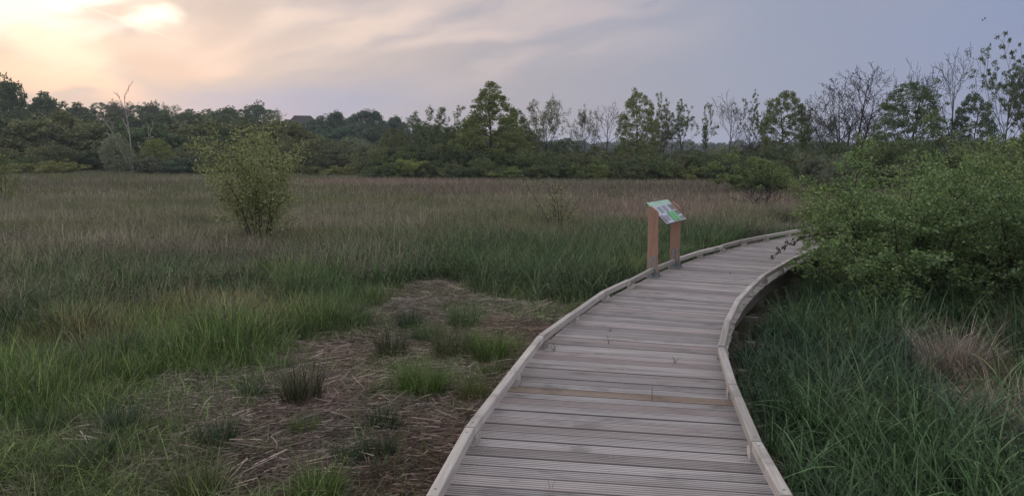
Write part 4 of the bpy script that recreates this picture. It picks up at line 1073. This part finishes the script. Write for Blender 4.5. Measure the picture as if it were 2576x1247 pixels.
# tussocks one can tell apart
def tussocks():
    me = {'fine': [new_mesh(f'tussock_fine_{s}', *(lambda q: (q[0], q[1], M['tussock'], q[2]))(G(200 + s, 420, .15, .36, .3, .0062, .36, .36, .5, segs=5))) for s in range(2)],
          'rush': [new_mesh('tussock_rush', *(lambda q: (q[0], q[1], M['tussock'], q[2]))(G(210, 300, .12, .38, .45, .0065, .26, .12, .1, segs=4)))],
          'dome': [new_mesh('tussock_dome', *(lambda q: (q[0], q[1], M['tussock'], q[2]))(G(220, 700, .16, .32, .25, .0055, .55, .7, .8, segs=6)))],
          'tall': [new_mesh('tussock_tall', *(lambda q: (q[0], q[1], M['tussock'], q[2]))(G(230, 60, .14, 1.05, .3, .008, .16, .30, .35, segs=7)))]}
    BR = (.095, .160, .034); MD = (.065, .115, .038); DK = (.036, .068, .036); RU = (.060, .066, .036)
    T = [('dome', 1062, 1000, 100, BR, 'bright rounded grass tussock in the straw left of the boardwalk'),
         ('rush', 762, 1022, 105, RU, 'dark brown-green rush clump with dead stems in the straw'),
         ('fine', 495, 1262, 110, (.085, .115, .035), 'bright bushy tussock at the bottom edge, left of the straw'),
         ('fine', 805, 1262, 105, BR, 'vivid green tussock at the bottom edge beside the straw'),
         ('fine', 1168, 835, 62, MD, 'upright green tuft near the far straw patch'),
         ('fine', 1235, 915, 86, BR, 'vivid green grass tuft close against the left kerb'),
         ('fine', 1135, 905, 80, (.085, .10, .045), 'yellowish grass tuft left of the vivid tuft by the kerb'),
         ('fine', 768, 1095, 56, BR, 'small bright tuft alone in the middle of the straw'),
         ('rush', 545, 1130, 90, DK, 'dark upright rush clump at the left of the straw'),
         ('rush', 965, 1090, 75, DK, 'dark blue-green clump below the bright rounded tussock'),
         ('rush', 880, 1175, 78, DK, 'dark green clump left of the kerb near the bottom'),
         ('rush', 955, 1160, 80, (.045, .062, .04), 'grey-green clump between the dark clump and the kerb near the bottom'),
         ('fine', 958, 1005, 46, MD, 'little green tuft left of the bright rounded tussock'),
         ('rush', 985, 905, 78, RU, 'thin brownish twiggy clump above the bright rounded tussock'),
         ('rush', 1030, 838, 58, DK, 'dark small clump left of the far straw patch'),
         ('fine', 895, 835, 62, MD, 'green tuft at the tip of the lush grass'),
         ('rush', 310, 1105, 90, DK, 'dark rush clump in the short grass at the lower left'),
         ('fine', 120, 1100, 80, MD, 'soft green tussock at the lower left edge'),
         ('fine', 185, 1215, 90, (.07, .095, .04), 'yellow-green tuft in the lower left corner'),
         ('rush', 250, 1170, 80, DK, 'small dark tuft between the lower left tussocks'),
         ('fine', 1190, 1010, 60, (.11, .135, .035), 'leafy yellow-green sprig clump just left of the kerb'),
         ('fine', 1245, 955, 55, (.10, .125, .04), 'small yellow-green clump between the sprig clump and the vivid tuft by the kerb'),
         ('tall', 2535, 915, 170, (.15, .128, .092), 'tall dry brown grass clump at the right picture edge'),
         ('dome', 2385, 960, 130, (.29, .25, .215), 'collapsed pale dead tussock in the sedge on the right'),
         ('dome', 2550, 1130, 150, (.30, .26, .21), 'pale dead tussock at the lower right picture edge'),
         ('dome', 2455, 985, 100, (.26, .20, .16), 'flattened reddish dead tussock behind the half-dead tuft on the right'),
         ('fine', 640, 1010, 60, DK, 'dark tuft at the edge of the lush grass above the left straw'),
         ('fine', 400, 1085, 56, (.10, .12, .06), 'pale green tuft between the dark rush clumps at the lower left'),
         ('fine', 1075, 870, 60, MD, 'green tuft above the yellowish tuft near the left kerb'),
         ('fine', 700, 1150, 50, (.10, .13, .045), 'low yellow-green tuft below the small bright tuft in the straw'),
         ('rush', 2480, 985, 90, (.10, .095, .06), 'half-dead tuft right of the collapsed pale tussock')]
    for i, (k, px, py, hpx, c, lb) in enumerate(T):
        b = on_plane(px, py, 0.0); mm = me[k][i % len(me[k])]; H = 1.3 * hpx * b[1] / F
        top = np.percentile([v.co.z for v in mm.vertices], 99)
        o = mesh_obj('grass_tussock', None, None, mesh=mm, loc=(b[0], b[1], float(ground_z(b[0], b[1])) - .01)); s = H / top
        wv = {'dome': .72, 'rush': 1.45, 'fine': 1.0, 'tall': .8}[k]
        o.scale = (s * wv, s * wv, s); o.rotation_euler = (0, 0, i * 1.7); o.color = (*c, 1); tag(o, lb, 'tussock', 'grass tussocks beside the boardwalk')
tussocks()

# torn grass sprigs lying on the deck
def sprigs():
    for i, (px, py, n, lb) in enumerate(((1536, 833, 5, 'torn green grass sprig on the deck, farthest of the sprigs'), (1697, 912, 6, 'torn grass sprig lying on the deck toward the right kerb'), (1393, 882, 3, 'small upright grass bit stuck in the deck near the left kerb'),
                                         (1640, 1008, 1, 'single dark blade standing across the orange plank'), (1388, 1228, 2, 'dark splinter of grass at the near end of the deck'), (1838, 690, 4, 'dry stalk scraps on the deck opposite the information panel'), (1530, 865, 2, 'small grass scrap on the deck below the farthest sprig'))):
        rng = np.random.default_rng(300 + i); b = on_plane(px, py, DECK + .004)
        V, Fc, at = blades(rng, n, .01, .07 if n > 1 else .12, .3, .006, .9, .5, .5)
        if n == 1: V, Fc, at = blades(rng, 1, .001, .13, .01, .005, .05, .05, .0)
        o = mesh_obj('grass_sprig', V, Fc, M['tussock'], attrs=at, loc=tuple(b)); o.color = (.06, .075, .035, 1); o.rotation_euler = (0, 0, i)
        tag(o, lb, 'grass sprig', 'grass sprigs on the deck')
sprigs()

# ------------------------------------------------------------------ sky and light
SUN_AZ = math.atan((390 - 1288) / F); SUN_EL = R(9.0)
def build_world():
    w = bpy.data.worlds.new('World'); scene.world = w; w.use_nodes = True
    nt = NT(w.node_tree); nd = w.node_tree.nodes
    bg = nd['Background']
    d = nt.new('ShaderNodeTexCoord').outputs['Generated']
    sp = nt.new('ShaderNodeSeparateXYZ'); nt.l.new(d, sp.inputs[0]); X, Y, Z = sp.outputs
    a = nt.math('ARCTAN2', X, Y); e = nt.math('ARCSINE', Z)
    # gentle warp so that nothing in the cloud sheet is a clean ellipse
    wn = nt.noise(nt.comb(nt.math('MULTIPLY', a, 4.0), nt.math('MULTIPLY', e, 9.0)), 1.0, 4, 0.55, out=1)
    ws = nt.new('ShaderNodeSeparateColor'); nt.l.new(wn, ws.inputs[0])
    aw = nt.math('ADD', a, nt.math('MULTIPLY', nt.math('SUBTRACT', ws.outputs[0], .5), .16))
    ew = nt.math('ADD', e, nt.math('MULTIPLY', nt.math('SUBTRACT', ws.outputs[1], .5), .085))
    def gauss(ca, ce, sa, se, A=aw, E_=ew):
        u = nt.math('DIVIDE', nt.math('SUBTRACT', A, ca), sa); v = nt.math('DIVIDE', nt.math('SUBTRACT', E_, ce), se)
        q = nt.math('ADD', nt.math('MULTIPLY', u, u), nt.math('MULTIPLY', v, v))
        return nt.math('EXPONENT', nt.math('MULTIPLY', q, -1.0))
    th = R(17); ct, sn = math.cos(th), math.sin(th)
    q1 = nt.math('ADD', nt.math('MULTIPLY', aw, ct), nt.math('MULTIPLY', ew, sn)); q2 = nt.math('SUBTRACT', nt.math('MULTIPLY', ew, ct), nt.math('MULTIPLY', aw, sn))
    st1 = nt.noise(nt.comb(nt.math('MULTIPLY', q1, 3.2), nt.math('MULTIPLY', q2, 15.0), 1.7), 1.0, 4, .5)
    st2 = nt.noise(nt.comb(nt.math('MULTIPLY', q1, 5.0), nt.math('MULTIPLY', q2, 26.0), 8.2), 1.0, 4, .5)
    base = nt.ramp(nt.rng(a, -1.2, 1.2, 0, 1, False), [(0.0, lin(190, 180, 186)), (0.27, lin(188, 178, 186)), (0.40, lin(178, 173, 184)), (0.5, lin(168, 167, 182)), (0.62, lin(155, 162, 185)), (0.74, lin(143, 155, 189)), (1.0, lin(142, 155, 188))])
    pk = nt.math('MULTIPLY', nt.rng(st1, .42, .68), nt.math('MULTIPLY', nt.rng(a, .34, -.12, 0, 1), nt.rng(e, .045, .12)))
    c = nt.mix(nt.math('MULTIPLY', pk, .75), base, lin(224, 206, 202))
    gy = nt.math('MULTIPLY', nt.rng(st2, .48, .70), nt.rng(a, .6, -.1, .25, .8))
    c = nt.mix(nt.math('MULTIPLY', gy, .5), c, lin(166, 165, 178))
    bl = nt.math('MULTIPLY', gauss(-.235, .052, .17, .030, a, ew), nt.rng(st2, .25, .6, .45, 1))
    c = nt.mix(nt.math('MULTIPLY', bl, .85), c, lin(143, 162, 198))
    c = nt.mix(nt.math('MULTIPLY', nt.rng(e, .045, .0), nt.rng(a, -.3, .1)), c, lin(160, 172, 203))
    # the sun behind thin cloud: breaks of cream, peach and pink between mauve-grey streaks
    fine = nt.noise(nt.comb(nt.math('MULTIPLY', q1, 9.0), nt.math('MULTIPLY', q2, 34.0), 3.1), 1.0, 5, .6)
    edge = nt.math('MULTIPLY', nt.math('SUBTRACT', fine, .5), 1.1)
    def patch(px, py, rx, ry, col, k, slope=0.0, rag=1.0):
        nonlocal c
        d_ = ray(px, py); ca, ce = math.atan2(d_[0], d_[1]), math.asin(d_[2] / np.linalg.norm(d_)); ca = float(ca); ce = float(ce)
        ee = nt.math('SUBTRACT', ew, nt.math('MULTIPLY', nt.math('SUBTRACT', aw, ca), slope)) if slope else ew
        u = nt.math('DIVIDE', nt.math('SUBTRACT', aw, ca), rx / F * math.cos(ca) ** 2); v = nt.math('DIVIDE', nt.math('SUBTRACT', ee, ce), ry / F)
        q = nt.math('SQRT', nt.math('ADD', nt.math('MULTIPLY', u, u), nt.math('MULTIPLY', v, v)))
        f = nt.rng(nt.math('ADD', q, nt.math('MULTIPLY', edge, rag)), 1.55, .25)
        c = nt.mix(nt.math('MULTIPLY', f, k), c, col)
    for q in ((60, 180, 230, 34, lin(255, 216, 194), .9, -.16), (240, 212, 170, 26, lin(247, 205, 196), .8, -.12), (110, 105, 190, 52, (1.0, .87, .70), .9, -.1), (470, 120, 110, 26, lin(224, 200, 196), .5, .3),
              (560, 158, 85, 38, lin(236, 206, 200), .7, .1), (700, 60, 210, 26, lin(233, 212, 206), .65, .22), (900, 75, 200, 34, lin(236, 214, 206), .75, .26), (1180, 105, 230, 22, lin(226, 207, 204), .6, .14), (1420, 40, 240, 22, lin(210, 195, 198), .5, .12),
              (410, 165, 150, 30, lin(203, 181, 182), .8, -.25), (540, 62, 70, 50, lin(178, 169, 177), .75, .2), (700, 120, 150, 20, lin(188, 178, 184), .6, .25), (640, 225, 230, 26, lin(170, 168, 180), .7), (1050, 150, 300, 24, lin(181, 175, 184), .6, .1)):
        patch(*q)
    patch(30, -8, 300, 72, (1.32, 1.29, 1.22), 1.0, .06); patch(60, 40, 170, 34, (1.05, 1.0, .9), .7)
    patch(300, 38, 130, 16, lin(210, 194, 190), .8, .22)
    patch(388, 56, 52, 26, (1.15, 1.1, .98), 1.0, .1, .5)
    patch(205, 240, 60, 9, lin(178, 178, 190), .8)
    patch(640, 232, 130, 8, lin(146, 162, 194), .9, -.03); patch(690, 262, 230, 36, lin(134, 156, 198), 1.0, 0.0, .5); patch(520, 285, 240, 22, lin(160, 170, 196), .6)
    # thin contrail near the sun
    ct_ = nt.math('MULTIPLY', nt.math('EXPONENT', nt.math('MULTIPLY', nt.math('POWER', nt.math('ABSOLUTE', nt.math('DIVIDE', nt.math('SUBTRACT', e, nt.math('ADD', .1475, nt.math('MULTIPLY', nt.math('ADD', a, .445), -.33))), .0016)), 2.0), -1.0)), gauss(-.45, .15, .06, .5, a, e))
    c = nt.mix(nt.math('MULTIPLY', gauss(-.285, .066, .115, .017, a, e), .8), c, lin(130, 154, 198))
    c = nt.mix(nt.math('MULTIPLY', ct_, .28), c, (1.15, 1.02, .88))
    # overhead and behind: unseen cloud, brightened beyond the visible sky to light the ground
    ov = nt.mix(nt.rng(st1, .35, .65), (.80, .80, .86), (1.0, .98, 1.0))
    c = nt.mix(nt.math('MAXIMUM', nt.rng(e, .22, .7), nt.math('MULTIPLY', nt.rng(nt.math('ABSOLUTE', a), .9, 1.7), .85)), c, ov)
    sk = nt.new('ShaderNodeTexSky', sky_type='NISHITA', sun_disc=False); sk.sun_elevation = SUN_EL; sk.sun_rotation = SUN_AZ; sk.air_density = 1.2; sk.dust_density = 2.0
    clear = nt.mix(1.0, sk.outputs[0], (.09, .09, .09), 'MULTIPLY')
    c = nt.mix(.93, clear, c)
    c = nt.mix(nt.rng(e, 0.0, -.06), c, (.10, .10, .10))
    nt.l.new(c, bg.inputs[0]); bg.inputs[1].default_value = 1.0
build_world()
sun = bpy.data.lights.new('sun', 'SUN'); sun.energy = 1.1; sun.angle = R(12); sun.color = (1, .86, .72)
so = bpy.data.objects.new('sun', sun); COL.objects.link(so)
dv = Vector((math.sin(SUN_AZ) * math.cos(SUN_EL), math.cos(SUN_AZ) * math.cos(SUN_EL), math.sin(SUN_EL)))
so.rotation_euler = (-dv).to_track_quat('-Z', 'Y').to_euler(); so.location = (0, 0, 30)

# ------------------------------------------------------------------ air
def haze():
    m = bpy.data.materials.new('haze'); m.use_nodes = True; t = m.node_tree
    for n in list(t.nodes): t.nodes.remove(n)
    o = t.nodes.new('ShaderNodeOutputMaterial'); v = t.nodes.new('ShaderNodeVolumePrincipled')
    v.inputs['Color'].default_value = (.80, .88, 1, 1); v.inputs['Density'].default_value = .0004; v.inputs['Anisotropy'].default_value = 0.0
    t.links.new(v.outputs[0], o.inputs['Volume'])
    x, y0, y1, z0, z1 = 1004, -1004, 1004, -1.3, 30
    vs = [(sx * x, y, z) for z in (z0, z1) for (sx, y) in ((-1, y0), (1, y0), (1, y1), (-1, y1))]
    ob = mesh_obj('haze', vs, [(3, 2, 1, 0), (4, 5, 6, 7), (0, 1, 5, 4), (1, 2, 6, 5), (2, 3, 7, 6), (3, 0, 4, 7)], m)
    tag(ob, 'faint pale blue evening haze over the marsh', 'haze', kind='stuff')
haze()

# ------------------------------------------------------------------ camera and output
cam = bpy.data.cameras.new('camera'); cam.sensor_width = 36; cam.lens = 36 * F / 2576; cam.clip_end = 6000; cam.clip_start = 0.05
co = bpy.data.objects.new('camera', cam); COL.objects.link(co); co.location = (0, 0, CZ); co.rotation_euler = (math.pi / 2 - PITCH, 0, 0)
scene.camera = co
scene.render.engine = 'CYCLES'
scene.view_settings.view_transform = 'Standard'; scene.view_settings.look = 'None'; scene.view_settings.exposure = 0; scene.view_settings.gamma = 1
scene.cycles.use_denoising = True
scene.cycles.max_bounces = 5; scene.cycles.diffuse_bounces = 3; scene.cycles.glossy_bounces = 2; scene.cycles.transmission_bounces = 3
